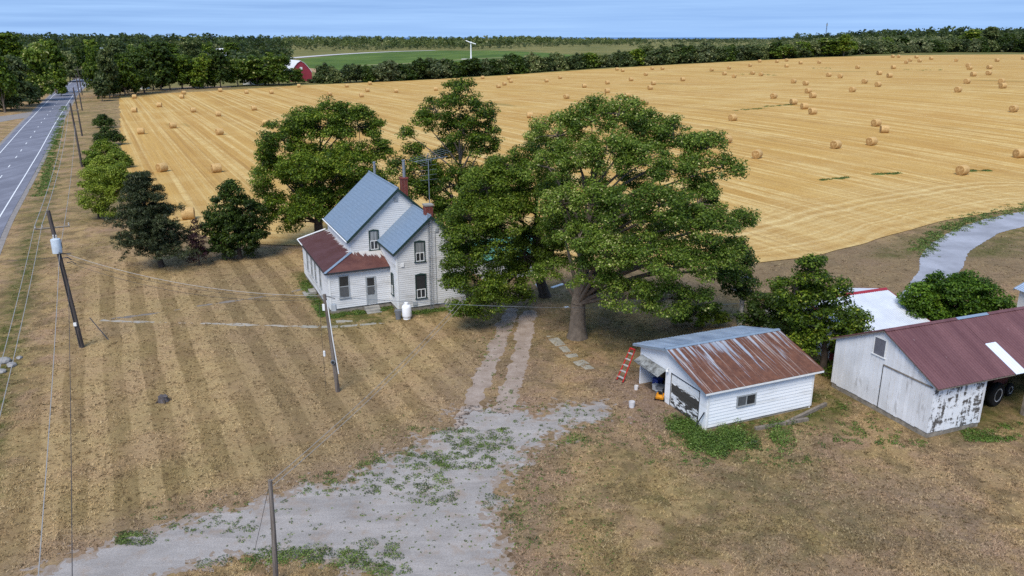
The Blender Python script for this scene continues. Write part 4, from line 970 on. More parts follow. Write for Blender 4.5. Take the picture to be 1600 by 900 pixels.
# far red barn with a round-backed roof
M_REDWALL = plain('red_barn_wall', srgb(146,52,66), .8, var=.2, scale=.4)
M_FARROOF = plain('far_white_roof', srgb(216,214,214), .5, var=.15, scale=.3)
def red_barn():
    q = gp(472, 127.5); S = thing('red_barn', 'red barn with curved white roof at the far edge of the stubble field', 'barn', q, 2.05)
    # local x runs along the length (away to the left), gable faces the camera side
    W_, hw, hr, L_ = 10.0, 4.2, 9.6, 22.0; n = 10
    arc = [(W_/2*math.sin(-math.pi/2+math.pi*k/n), hw+(hr-hw)*(1-abs(math.sin(-math.pi/2+math.pi*k/n))**1.5)) for k in range(n+1)]
    prof = [(-W_/2, -.5)]+arc+[(W_/2, -.5)]
    m = MB(); m.prism(prof, 'x', 0, L_); m.build('wall', M_REDWALL, S)
    m = MB()
    for (a, b), (c_, d) in zip(arc[:-1], arc[1:]): m.hexa([(-.3, a*1.01, b+.03), (-.3, c_*1.01, d+.03), (L_+.3, c_*1.01, d+.03), (L_+.3, a*1.01, b+.03)], [(-.3, a*1.04, b+.2), (-.3, c_*1.04, d+.2), (L_+.3, c_*1.04, d+.2), (L_+.3, a*1.04, b+.2)])
    m.build('roof', M_FARROOF, S)
    for x in (-.06, L_+.0):
        m = MB(); m.box(x, x+.06, -1.6, 1.6, 0, 3.4); m.build('door', M_REDWALL, S)
        m = MB(); m.box(x, x+.06, -.6, .6, 5.6, 6.8); m.build('hatch', M_TRIMW, S)
red_barn()
def far_house(label, px, py, rz, L_, W_, hw, hr, wallm, roofm, dz=0, Y=None):
    q = gp(px, py); S = thing('far_house', label, 'house', (q[0], q[1], q[2]+dz), rz, 'houses among the far trees')
    m = MB(); m.prism([(-W_/2, -1), (W_/2, -1), (W_/2, hw), (0, hr-.1), (-W_/2, hw)], 'x', 0, L_); m.build('wall', wallm, S)
    for s_ in (-1, 1):
        m = MB(); m.slab([(-.4, 0, hr), (L_+.4, 0, hr), (L_+.4, s_*(W_/2+.5), hw-.3), (-.4, s_*(W_/2+.5), hw-.3)], .15); m.build('roof_slope', roofm, S)
    for x in (1.5, L_/2, L_-2.2):
        m = MB(); m.box(x, x+1, -W_/2-.06, -W_/2, 1, 2.4); m.build('window', M_GLASS, S)
    m = MB(); m.box(L_/2+1.6, L_/2+2.5, -W_/2-.07, -W_/2, 0, 2.1); m.build('door', M_TRIMGREY, S)
M_PALEBLUE = plain('pale_metal', srgb(176,190,210), .5, var=.15, scale=.4)
far_house('pale metal-roofed building between dark trees left of the red barn', 341, 103, .1, 12, 9, 4.5, 7.5, M_PALEBLUE, M_FARROOF, dz=3.5)
far_house('white house almost buried in trees beside the field\'s far left corner', 196, 139, .2, 9, 7, 4.5, 7, M_TRIMW, M_PALEBLUE, dz=1.0)
far_house('small white house peeping under the pale willow near the field edge', 382, 131.5, .1, 8, 6, 3, 5, M_TRIMW, M_FARROOF)
far_house('grey-roofed house on the rise where the highway bends away', 134, 96, .3, 12, 9, 4, 7, M_PALEBLUE, M_PALEBLUE, dz=2)
# parked car by the far farm
def parked_car():
    q = gp(308, 137.0); S = thing('parked_car', 'small black car parked by the far trees beyond the field', 'car', q, .2)
    blk = plain('black_paint', srgb(22,22,26), .3, var=.1)
    m = MB(); m.prism([(-2.1, .35), (2.1, .35), (2.15, .75), (1.3, .92), (.7, 1.42), (-.9, 1.45), (-1.7, .98), (-2.15, .85)], 'y', -.85, .85); m.build('body', blk, S)
    m = MB(); m.prism([(1.18, .94), (.66, 1.36), (-.86, 1.38), (-1.5, .98)], 'y', -.87, .87); m.build('windows', M_CURT, S)
    for x in (-1.3, 1.3):
        for y in (-.8, .8):
            m = MB(); m.lathe([(.32, -.1), (.32, .1)], 14, (x, y, .32), 'y'); m.build('wheel', M_BLACK, S)
parked_car()

# ================================================================== plants
RNG = np.random.RandomState(11)
LEAF = leafmat('maple_leaves', [(0, srgb(43,60,15)), (.35, srgb(77,101,22)), (.65, srgb(119,141,34)), (.9, srgb(161,171,55)), (1, srgb(202,197,96))])
LEAF_PALE = leafmat('pale_maple_leaves', [(0, srgb(41,59,18)), (.35, srgb(79,103,29)), (.65, srgb(117,140,45)), (.86, srgb(159,170,74)), (1, srgb(215,211,142))])
LEAF_DARK = leafmat('dark_leaves', [(0, srgb(31,46,15)), (.4, srgb(53,73,22)), (.75, srgb(82,104,34)), (1, srgb(122,134,53))])
LEAF_WARM = leafmat('warm_maple_leaves', [(0, srgb(42,59,15)), (.35, srgb(79,102,25)), (.65, srgb(113,134,35)), (.9, srgb(149,159,55)), (1, srgb(179,180,96))], hue_by_object=0)
LEAF_YEL = leafmat('yellow_green_leaves', [(0, srgb(72,88,21)), (.4, srgb(115,134,36)), (.8, srgb(158,172,57)), (1, srgb(196,201,100))])
LEAF_PURP = leafmat('purple_leaves', [(0, srgb(33,16,24)), (.5, srgb(57,28,38)), (1, srgb(91,50,57))])
LEAF_LIME = leafmat('vine_leaves', [(0, srgb(48,76,16)), (.4, srgb(85,118,28)), (.8, srgb(126,158,41)), (1, srgb(171,188,68))])
NEEDLE = leafmat('pine_needles', [(0, srgb(30,38,22)), (.5, srgb(58,68,40)), (.85, srgb(88,96,58)), (1, srgb(128,122,84))], trans=.15, hue_by_object=0)
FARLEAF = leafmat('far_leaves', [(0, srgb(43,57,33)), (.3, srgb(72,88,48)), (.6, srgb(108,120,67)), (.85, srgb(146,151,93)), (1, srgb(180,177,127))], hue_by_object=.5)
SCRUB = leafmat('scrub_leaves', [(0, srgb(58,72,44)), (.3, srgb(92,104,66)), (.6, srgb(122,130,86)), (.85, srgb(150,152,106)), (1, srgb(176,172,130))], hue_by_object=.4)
BARK = plain('bark', srgb(112,100,88), .95, var=.4, scale=2.5, bump=.8)
BARK_D = plain('dark_bark', srgb(78,68,60), .95, var=.4, scale=2.5, bump=.8)
BARK_P = plain('pale_bark', srgb(180,174,164), .9, var=.3, scale=2.5, bump=.4)

def unit(v): return v/np.maximum(np.linalg.norm(v, axis=-1, keepdims=True), 1e-9)
def leaf_quads(C, N, size, rng, aspect=.62):
    """diamond leaves at C facing N"""
    n = len(C); a = unit(np.cross(N, unit(rng.normal(size=(n, 3))))); b = np.cross(N, a)
    L_ = size*rng.uniform(.65, 1.3, (n, 1)); W_ = L_*aspect
    fold = N*L_*.10
    V = np.stack([C-a*L_*.5, C+b*W_*.5+fold, C+a*L_*.5, C-b*W_*.5+fold], 1).reshape(-1, 3)
    return V, np.arange(4*n).reshape(n, 4)
def clumps_of(lobes, dens, cr, rng, low=-.55):
    """small leaf clumps over the outside of each lobe (centre, radii)"""
    C, R, O = [], [], []
    for c, r in lobes:
        k = max(5, int(3.6*dens*(r[0]*r[2]+r[0]*r[1])/2/cr**2)); d = unit(rng.normal(size=(k*2, 3))); d = d[d[:, 2] > low][:k]
        rad = rng.uniform(.35, 1.0, (len(d), 1))**.5
        C.append(c+d*r*rad); R.append(cr*rng.uniform(.6, 1.25, len(d))); O.append(np.full(len(d), rng.uniform(-.12, .12)))
    return np.concatenate(C), np.concatenate(R), np.concatenate(O)
def foliage(lobes, dens, cr, per, size, rng, flat=.55, low=-.55, aspect=.62, up=.55):
    C, R, O = clumps_of(lobes, dens, cr, rng, low); k = len(C)
    n = np.maximum(4, (per*(R/cr)**2).astype(int)); idx = np.repeat(np.arange(k), n); m = len(idx)
    d = unit(rng.normal(size=(m, 3))); rad = rng.uniform(.15, 1, (m, 1))**.6
    off = d*rad*R[idx][:, None]; off[:, 2] *= flat
    tilt = rng.normal(size=(k, 3))*.12
    P = C[idx]+off+np.stack([np.zeros(m), np.zeros(m), (off*tilt[idx]).sum(1)], 1)
    N = unit(d*.55+np.array([0, 0, up])+rng.normal(size=(m, 3))*.42)
    V, F_ = leaf_quads(P, N, size, rng, aspect)
    tone = np.clip(.42+O[idx]+rng.normal(size=k)[idx]*.08+rng.normal(size=m)*.17, 0, 1)
    tone = np.where(rng.rand(m) < .015, .95, tone)
    return V, F_, np.repeat(tone, 4), C
def bez(a, b, c, n): 
    t = np.linspace(0, 1, n)[:, None]; return (1-t)**2*a+2*t*(1-t)*b+t*t*c
def limbs(m, base, fork, top, lobes, r0, rng, clumps=None, twigs=0, sides=7):
    """trunk from base to fork, a limb to each lobe, twigs to some clumps"""
    base, fork, top = map(np.array, (base, fork, top)); ends = []
    m.tube([base+np.array([0, 0, -.3]), base+(fork-base)*.12, base+(fork-base)*.5, fork], [r0*1.55, r0*1.12, r0*.95, r0*.85], 10)
    ax = top-fork
    m.tube([fork, fork+ax*.3, fork+ax*.6, fork+ax*.85], [r0*.85, r0*.42, r0*.22, r0*.08], sides)
    for c, r in lobes:
        t = np.clip(((c-fork) @ ax)/(ax @ ax)-.35, 0.0, .7); s = fork+ax*t
        h = np.linalg.norm(c-s); mid = s+(c-s)*.45+np.array([0, 0, .12*h])+rng.normal(size=3)*.05*h
        rr = r0*(.30-.2*t)*min(1, .45+h/9); p = bez(s, mid, np.array(c), 7)
        m.tube(p, list(np.linspace(rr, rr*.22, 7)), sides, False); ends.append((np.array(c), rr*.22))
    if clumps is not None and twigs:
        cc = np.array([e[0] for e in ends])
        for p in clumps[rng.choice(len(clumps), min(twigs, len(clumps)), False)]:
            k = np.argmin(((cc-p)**2).sum(1)); q = ends[k][0]
            m.tube(bez(q, (q+p)/2+rng.normal(size=3)*.15, p, 4), [.045, .035, .025, .012], 4, False)
def photo_lobes(L_, base_Y, flat=.8):
    out = []
    for e in L_:
        px, py, rp = e[:3]; Y_ = base_Y+(e[3] if len(e) > 3 else 0); c = at(px, py, Y_)
        dep = Y_*cP+(CAM_H-c[2])*sP; r = rp*dep/FPX*1.06
        out.append((c, np.array([r, r*.95, r*flat])))
    return out
def tree(name, label, base, lobes, mat, bark, r0, fork_h, dens=1.0, cr=.75, per=150, size=.19, seed=1, twigs=120, cat='tree', group=None, flat=.55, low=-.55, lean=(0, 0), aspect=.62):
    rng = np.random.RandomState(seed); bx, by, bz = base
    T = thing(name, label, cat, (bx, by, bz), 0, group); o = np.array([bx, by, bz]); loc = [(c-o, r) for c, r in lobes]
    V, F_, tone, cl = foliage(loc, dens, cr, per, size, rng, flat, low, aspect)
    me = fast_mesh('crown', V, F_, tone); link('crown', me, T, mat)
    cc = np.array([c for c, r in loc]); top = cc[np.argmax(cc[:, 2])]; fork = np.array([lean[0], lean[1], fork_h])
    m = MB(); limbs(m, (0, 0, 0), fork, (fork[0]*.5+top[0]*.5, fork[1]*.5+top[1]*.5, top[2]), loc, r0, rng, cl, twigs); m.build('trunk', bark, T, True)
    return T

q = gp(902, 527)
tree('spreading_maple', 'huge spreading maple with forked trunk between driveway and garage', q, photo_lobes([
    (870,212,44,3),(925,190,42,3),(968,178,34,2),(1008,205,40,3),(1052,218,40,2),(1096,236,38,1),(1128,262,28,0),(905,246,38,0),(955,238,44,0),(1003,256,42,-1),(1062,268,38,0),
    (930,318,38,-3),(975,325,48,-4),(1032,322,46,-4),(1090,318,38,-2),(1082,352,42,-3),(1150,346,30,0),(1122,350,30,-2),(905,372,38,-4),(952,392,48,-5),(1010,402,50,-5),
    (1068,412,42,-4),(1120,398,34,-2),(925,432,36,-4),(982,456,38,-5),(1040,468,36,-4),(1085,470,28,-3),(880,318,34,-2),(858,262,36,0),(1000,360,44,4),(940,360,40,4),(1060,360,36,5),(880,360,34,1),(862,420,28,0),(985,288,26,3),(930,284,22,4),(870,300,30,3),(1105,290,26,1),(1140,385,24,-1),(1130,430,26,0),(1150,415,20,1)], q[1]),
    LEAF_PALE, BARK, .62, 2.6, dens=1.4, per=210, size=.165, seed=4, twigs=420)
q2 = gp(852, 463)
tree('leaning_maple', 'broad maple with leaning trunk hiding the right end of the house', q2, photo_lobes([
    (735,345,42,-7),(760,296,42,-6),(800,262,36,-5),(722,402,34,-8),(742,448,40,-8),(726,478,20,-8),(770,385,42,-7),(800,332,42,-5),(836,292,38,-4),(792,432,34,-6),(770,472,24,-8),
    (842,372,36,-4),(812,466,22,-6),(850,236,30,-3),(715,368,22,-8),(820,400,30,-5),(868,300,34,-3),(872,345,34,-3),(862,400,30,-3),(780,340,40,-7),(790,290,34,-5),(706,440,14,-8),(748,490,14,-8)], q2[1]), LEAF_WARM, BARK_D, .42, 3.4, dens=1.7, per=210, size=.165, seed=5, twigs=260, lean=(-1.0, -1.0))
q = gp(500, 386)
tree('broad_maple', 'dense rounded maple standing behind the left side of the house', q, photo_lobes([
    (440,218,36),(500,198,40),(560,198,34),(428,272,34),(480,262,44,-2),(540,258,44,-2),(588,236,24),(442,328,34,-1),(500,322,42,-2),(550,312,36,-1),(586,285,28),(520,166,18),(470,192,28),(414,246,16),
    (550,175,20),(500,270,50,4),(455,350,18),(415,300,16)], q[1]), LEAF, BARK_D, .5, 2.5, dens=2.0, per=165, size=.205, cr=.85, seed=6, twigs=200)
q = gp(722, 400)
tree('tall_maple', 'tall open maple rising behind the house chimneys', q, photo_lobes([
    (716,150,30),(682,176,28),(746,182,28),(664,194,18),(722,205,34),(752,228,26),(634,208,13),(660,268,30),(702,292,40,-1),(746,284,34),(622,262,16),(778,262,20),(704,240,22,2),(652,300,26),
    (740,332,30),(690,334,32),(645,235,14),(760,205,16)], q[1]), LEAF, BARK, .45, 4.0, dens=1.5, per=165, size=.205, cr=.8, seed=7, twigs=200)
q = gp(375, 404)
tree('oval_maple', 'dense dark oval maple on the lawn near the stubble field', q, photo_lobes([
    (362,302,18),(350,330,26),(384,332,26),(366,362,34),(336,358,20),(400,362,20),(376,386,24),(346,382,20),(358,288,9)], q[1], .95), LEAF_DARK, BARK_D, .22, 1.2, dens=2.0, per=90, size=.21, cr=.6, seed=8, twigs=60)
q = gp(312, 415)
tree('purple_tree', 'small dark purple columnar tree beside the pine', q, photo_lobes([(305,352,7),(307,368,10),(309,385,12),(311,400,13)], q[1], 1.1), LEAF_PURP, BARK_D, .08, .6, dens=1.2, per=70, size=.15, cr=.4, seed=9, twigs=20)
q = gp(1156, 508)
tree('young_ash', 'slim tree with bare pale trunk right of the spreading maple', q, photo_lobes([(1150,396,24),(1160,432,24),(1146,452,18),(1166,462,16),(1140,420,16)], q[1], .9), LEAF_DARK, BARK_P, .17, 2.3, dens=1.4, per=120, size=.2, cr=.6, seed=10, twigs=60)
q = gp(1205, 535)
tree('garage_tree', 'bushy dark tree behind the garage roof, left of its twin', q, photo_lobes([(1190,478,22),(1218,470,28),(1200,500,26),(1238,500,32),(1175,500,18),(1225,525,24)], q[1], .9), LEAF_DARK, BARK_D, .2, 1.0, dens=1.4, per=120, size=.2, cr=.65, seed=12, twigs=50)
q = gp(1285, 582)
tree('garage_tree', 'tall bushy tree between the garage and the old barn', q, photo_lobes([(1268,424,28),(1300,450,30),(1242,452,30),(1262,480,38),(1312,496,34),(1284,534,34),(1332,516,22),(1322,548,20),(1240,490,24),(1345,500,12),(1262,520,26),(1300,572,18)], q[1], .9),
     LEAF, BARK_D, .25, 1.2, dens=1.5, per=130, size=.19, cr=.65, seed=13, twigs=80)
q = gp(1498, 505)
tree('vine_mound', 'big rounded bright green vine-covered bush behind the barn roof', q, photo_lobes([(1440,464,26),(1475,450,28),(1510,452,28),(1545,466,20),(1568,474,10),(1495,476,34),(1455,485,24),(1530,485,24),(1430,488,20),(1478,498,22),(1515,496,22)], q[1]-5, .9),
     LEAF_LIME, BARK_D, .15, .5, dens=1.9, per=140, size=.19, cr=.55, seed=14, twigs=30, cat='bush')
q = gp(1095, 510)
tree('low_shrub', 'low yellow-green shrub under the right limbs of the spreading maple', q, photo_lobes([(1085,492,22),(1112,490,20),(1066,498,14),(1130,498,12)], q[1], .8), LEAF_YEL, BARK_D, .08, .4, dens=1.5, per=80, size=.2, cr=.5, seed=15, twigs=20, cat='bush')
q = gp(155, 342)
tree('yellow_shrub', 'large yellow-green shrub just behind the pine', q, photo_lobes([(166,282,24),(150,312,22),(182,300,24),(150,274,15),(190,268,14),(168,328,16),(205,290,14)], q[1], .95), LEAF_YEL, BARK_D, .15, .8, dens=1.6, per=165, size=.205, cr=.8, seed=16, twigs=40, cat='bush')
for i, (px, py, rp, lb) in enumerate([(165,262,20,'green bush between yellow shrub and roadside thicket'), (163,238,20,'dark round bush on the roadside bank, middle of three'), (168,214,16,'grey-green bush at the field corner, farthest of the roadside three'), (150,250,12,'small bush on the road side of the thicket'),(182,250,16,'bush tucked against the field edge above the yellow shrub'),(146,288,14,'low yellow bush on the road side of the yellow shrub'),(160,190,12,'small dark bush farthest up the bank near the field corner')]):
    q = gp(px, py+rp*.8)
    tree('roadside_bush', lb, q, photo_lobes([(px, py, rp), (px-rp*.8, py+4, rp*.6), (px+rp*.8, py+3, rp*.65), (px, py-rp*.6, rp*.5)], q[1], .8), (LEAF_YEL, LEAF, LEAF_DARK, LEAF, LEAF_YEL, LEAF_YEL, LEAF_DARK)[i], BARK_D, .12, .5, dens=1.6, per=100, size=.3, cr=.8, seed=20+i, twigs=15, cat='bush', group='bushes on the roadside bank')

# ------------------------------------------------------------------ pine
def pine():
    rng = np.random.RandomState(31); b = gp(253, 417); T = thing('pine', 'dark leaning pine with layered boughs on the lawn by the highway', 'tree', b)
    top = at(216, 272, b[1]+.3)-np.array(b); base = np.zeros(3); lob = []; m = MB()
    ctr = np.array([top[0]*.25-.5, 0, top[2]*.5])
    spine = bez(base, ctr, top, 12); m.tube(np.concatenate([[(0, 0, -.3)], spine]), [.36]+list(np.linspace(.3, .05, 12)), 8)
    for lev in np.linspace(.19, .97, 13):
        p = base*(1-lev)**2+2*lev*(1-lev)*ctr+lev*lev*top
        R = (4.4*(1-lev)**.72+.25)*rng.uniform(.75, 1.12); n = 7 if lev < .7 else 5; a0 = rng.rand()*6.28
        for k in range(n):
            a = a0+6.283*k/n+rng.normal()*.2; r = R*rng.uniform(.65, 1.12); d = np.array([math.cos(a), math.sin(a), 0])
            e = p+d*r+np.array([0, 0, rng.uniform(-.1, .25)*r*(.6+lev)])
            m.tube(bez(p, (p+e)/2-np.array([0, 0, .1*r]), e, 5), list(np.linspace(.07*(1.2-lev), .015, 5)), 5, False)
            for s in (.45, .72, 1.0):
                w_ = .35+.28*r*(1.15-abs(s-.72)); lob.append((p+(e-p)*s+np.array([0, 0, .1]), np.array([w_, w_, w_*.42])))
    V, F_, tone, cl = foliage(lob, .34, .36, 38, .26, rng, .6, -.5, .22, .3)
    me = fast_mesh('crown', V, F_, tone); link('crown', me, T, NEEDLE); m.build('trunk', BARK_D, T, True)
pine()

# ------------------------------------------------------------------ trees and shrubs beyond the field: a few kinds, shared meshes
def far_kind(seed, wid, hgt, trunk, leaves, size, dens=1.0, conif=False):
    rng = np.random.RandomState(seed); lob = []
    n = 13
    for k in range(n):
        a = rng.rand()*6.28; t = rng.rand(); zz = trunk+(hgt-trunk)*(.10+.74*t); rr = wid/2*(.75-.5*t)*rng.uniform(.5, 1) if not conif else wid/2*(1-t)*.8
        s = wid*.27*rng.uniform(.7, 1.2)*(1 if not conif else (1.1-t)); lob.append((np.array([math.cos(a)*rr, math.sin(a)*rr, zz]), np.array([s, s, s*.8])))
    V, F_, tone, cl = foliage(lob, dens*.8, wid*.1, leaves, size*1.1, rng, .7, -.7, .75)
    cm = fast_mesh('crown', V, F_, tone)
    m = MB(); limbs(m, (0, 0, 0), (0, 0, max(.5, trunk)), (0, 0, hgt*.8), lob, max(.1, hgt*.022), rng, None, 0, 5)
    return cm, m.mesh('trunk', BARK, True)
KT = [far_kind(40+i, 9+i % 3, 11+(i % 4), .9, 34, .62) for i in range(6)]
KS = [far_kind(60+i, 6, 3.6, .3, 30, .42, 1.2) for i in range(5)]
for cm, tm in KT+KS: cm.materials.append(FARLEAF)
KP = []                                                    # same crowns in other leaf colours
def recolour(k, mat): return (k[0], k[1], mat)              # the same shared crown, its leaf material set on the object
KS2 = [recolour(k, m_) for k, m_ in zip(KS, (SCRUB, LEAF_DARK, LEAF, LEAF_DARK, SCRUB))]
KT_DARK = [recolour(k, LEAF_DARK) for k in KT]; KT_YEL = [recolour(k, LEAF) for k in KT]; KT_PALE = [recolour(k, LEAF_PALE) for k in KT]
def plant(name, label, cat, q, kind, sx, sz, rz, group):
    T = thing(name, label, cat, q, rz, group); T.scale = (sx, sx, sz); c_ = link('crown', kind[0], T); link('trunk', kind[1], T)
    if len(kind) > 2: c_.material_slots[0].link = 'OBJECT'; c_.material_slots[0].material = kind[2]
    return T
def ordinal(n):
    w_ = ['', 'first', 'second', 'third', 'fourth', 'fifth', 'sixth', 'seventh', 'eighth', 'ninth', 'tenth', 'eleventh', 'twelfth']
    if n < len(w_): return w_[n]
    return f"{n}{'th' if 10 <= n % 100 <= 20 else {1: 'st', 2: 'nd', 3: 'rd'}.get(n % 10, 'th')}"
rr = random.Random(8)
# the group of trees at the far left of the field: (pixel x, pixel y of the foot, height in pixels, width in pixels, kind)
LEFT = [(30,168,88,60,2),(8,176,103,56,0),(62,158,80,52,3),(88,146,68,44,0),(110,128,54,40,2),(150,150,83,34,0),(172,154,86,40,2),(196,150,68,46,0),(226,146,63,50,1),(252,141,63,56,1),(285,139,61,54,0),(212,120,52,44,3),(242,108,45,44,2),
        (318,138,56,46,0),(300,112,47,40,2),(345,137,51,36,1),(272,100,38,40,3),(330,104,40,38,0),(372,135,47,44,3),(402,134,49,56,3),(436,133,45,44,3),(365,106,33,34,0),(396,104,31,40,2),(178,112,54,44,2),(152,110,52,40,0),(128,118,52,28,1),(462,131,22,26,3),(20,130,65,60,0),(50,120,58,50,2),(76,112,52,46,0),(206,143,35,40,1),(240,141,40,44,0),(188,149,35,30,2),(266,140,35,36,1),(18,172,38,50,2),(46,164,35,44,0),(96,150,31,30,0),(160,158,38,30,2),(178,152,44,30,1),(392,134,29,40,3),(420,133,29,40,3),(335,137,31,36,0)]
KK = [KT_YEL, KT_DARK, KT, KT_PALE]; WORD = ['mid green', 'dark green', 'olive green', 'pale grey-green']
order = sorted(range(len(LEFT)), key=lambda i: LEFT[i][0]); cnt = {}
for i in order:
    px, py, hp, wp, kd = LEFT[i]; q = gp(px, py); dep = q[1]*cP+(CAM_H-q[2])*sP; h = hp*dep/FPX; wd = wp*dep/FPX
    zone = 'left of the highway' if px < 118 else ('between highway and field corner' if px < 190 else 'beyond the field corner, left of the red barn')
    cnt[(kd, zone)] = cnt.get((kd, zone), 0)+1
    plant('broadleaf_tree', f'{ordinal(cnt[(kd, zone)])} {WORD[kd]} tree from the left, {zone}', 'tree', q, KK[kd][i % 6], wd/10, h/12.0, rr.random()*6, 'trees round the far left corner of the field')
# the hedge along the far side of the field
HEDGE = [(505,131,24),(522,131,22),(548,130,26),(572,129,22)]
x = 600
while x < 1610:
    yb = np.interp(x, [600, 700, 800, 920, 1050, 1180, 1350, 1420, 1470, 1600], [128, 122.5, 116.5, 108, 101, 94.5, 86, 84, 83, 82.5]); hgt = np.interp(x, [600, 640, 900, 1000, 1200, 1380, 1420, 1460, 1600], [26, 27, 22, 21, 22, 18, 10, 16, 20])
    HEDGE.append((x, yb, hgt*rr.uniform(.8, 1.15))); x += rr.uniform(11, 17)
for i, (px, py, hp) in enumerate(HEDGE):
    q = gp(px, py-1.2); dep = q[1]*cP+(CAM_H-q[2])*sP; h = hp*dep/FPX
    plant('hedge_shrub', f'{ordinal(i+1)} shrub of the far field hedge, counted rightwards from the red barn', 'shrub', q, (KS if rr.random() < .6 else KS2)[i % 5], h/3.6*rr.uniform(.85, 1.15), h/3.7, rr.random()*6, 'shrubs of the hedge along the far side of the field')
# larger trees behind the hedge on the right
RIGHT = [(1175,94,26,32,2),(1225,92,24,40,3),(1290,88,26,44,3),(1318,88,30,30,0),(1360,84,26,36,2),(1385,82,26,34,3),(1440,80,22,40,1),(1480,80,22,44,2),(1512,79,30,38,0),(1545,81,34,40,2),(1575,81,34,44,1),(1602,82,36,40,1),(1250,90,24,36,2),(1410,79,24,36,1),(1010,95,24,30,2),(1060,92,20,34,2),(1110,92,24,34,3)]
order = sorted(range(len(RIGHT)), key=lambda i: RIGHT[i][0])
for n_, i in enumerate(order):
    px, py, hp, wp, kd = RIGHT[i]; q = gp(px, py); dep = q[1]*cP+(CAM_H-q[2])*sP
    plant('hedgerow_tree', f'{ordinal(n_+1)} {WORD[kd]} tree rising behind the far hedge, counted from the vineyard rightwards', 'tree', q, KK[kd][i % 6], wp*dep/FPX/10, hp*dep/FPX/12.5, rr.random()*6, 'trees behind the far hedge')

# ------------------------------------------------------------------ far woods, one mass
def wood(name, label, pts, hts, mat, seed, per=70):
    rng = np.random.RandomState(seed); V = []; F_ = []; T_ = []; o = 0
    tmpl = []
    for k in range(8):
        lob = []
        for j in range(4):
            a = rng.rand()*6.28; t_ = rng.rand(); rr_ = .3*(1-.6*t_); lob.append((np.array([math.cos(a)*rr_, math.sin(a)*rr_, .3+.55*t_]), np.array([.24, .24, .2])*rng.uniform(.8, 1.2)))
        v, f_, tn, _ = foliage(lob, .25, .11, per/18, .15, rng, .7, -.4, .8); tmpl.append((v, f_, tn))
    for (x, y), h in zip(pts, hts):
        v, f_, tn = tmpl[rng.randint(8)]; a = rng.rand()*6.28; c_, s_ = math.cos(a), math.sin(a); wd = h*rng.uniform(.85, 1.25)
        vv = np.stack([(v[:, 0]*c_-v[:, 1]*s_)*wd+x, (v[:, 0]*s_+v[:, 1]*c_)*wd+y, v[:, 2]*h+tz(x, y)], 1)
        V.append(vv); F_.append(f_+o); o += len(v); T_.append(np.clip(.42+(tn-.42)*.55+rng.normal()*.16, 0, .93))
    me = fast_mesh(name, np.concatenate(V), np.concatenate(F_), np.concatenate(T_))
    return tag(link(name, me, None, mat), label, 'woodland', kind='stuff')
def band(pix, n, d0, d1, seed, spread=1.0):
    """points in the sector between two photo columns and two distances"""
    rng = np.random.RandomState(seed); r = np.sqrt(rng.uniform(d0**2, d1**2, n)); px = rng.uniform(pix[0], pix[1], n)
    return [((a-800)/FPX*b*1.02, b) for a, b in zip(px, r)]
rg = np.random.RandomState(3)
VN = np.array(VINE); FN = np.array(FIELD)
def keep(P_, lim=8):
    P_ = np.array(P_); ok = (sd_poly(P_, VINE) > lim) & (sd_poly(P_, FIELD) > lim) & (d_line(P_, ROAD) > 16); return P_[ok]
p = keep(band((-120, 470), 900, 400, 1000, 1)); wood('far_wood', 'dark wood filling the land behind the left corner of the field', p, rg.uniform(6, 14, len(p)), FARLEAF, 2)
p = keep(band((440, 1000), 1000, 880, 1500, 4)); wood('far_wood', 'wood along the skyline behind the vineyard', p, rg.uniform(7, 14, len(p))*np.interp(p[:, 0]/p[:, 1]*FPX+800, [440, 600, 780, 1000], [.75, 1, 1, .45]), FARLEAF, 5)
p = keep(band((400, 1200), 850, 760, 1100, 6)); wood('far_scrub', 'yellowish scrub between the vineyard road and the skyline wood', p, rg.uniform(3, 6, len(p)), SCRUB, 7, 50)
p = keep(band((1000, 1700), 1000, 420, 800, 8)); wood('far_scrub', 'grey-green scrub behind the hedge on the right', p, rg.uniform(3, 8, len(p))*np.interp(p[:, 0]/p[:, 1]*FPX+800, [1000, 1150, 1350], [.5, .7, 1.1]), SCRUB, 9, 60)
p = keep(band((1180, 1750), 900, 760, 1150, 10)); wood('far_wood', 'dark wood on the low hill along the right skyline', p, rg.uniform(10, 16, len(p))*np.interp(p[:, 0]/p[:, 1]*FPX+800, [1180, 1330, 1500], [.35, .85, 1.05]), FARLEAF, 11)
p = keep(band((-100, 860), 420, 1500, 4200, 12)); p = np.concatenate([p, keep(band((1200, 1800), 280, 1500, 4200, 14)), keep(band((840, 1220), 300, 1100, 1900, 15))]); wood('far_wood', 'distant woods reaching to the horizon', p, np.where(np.abs(p[:, 0]/p[:, 1]*FPX-230) < 190, rg.uniform(2, 5, len(p)), rg.uniform(8, 15, len(p))), FARLEAF, 13, 44)

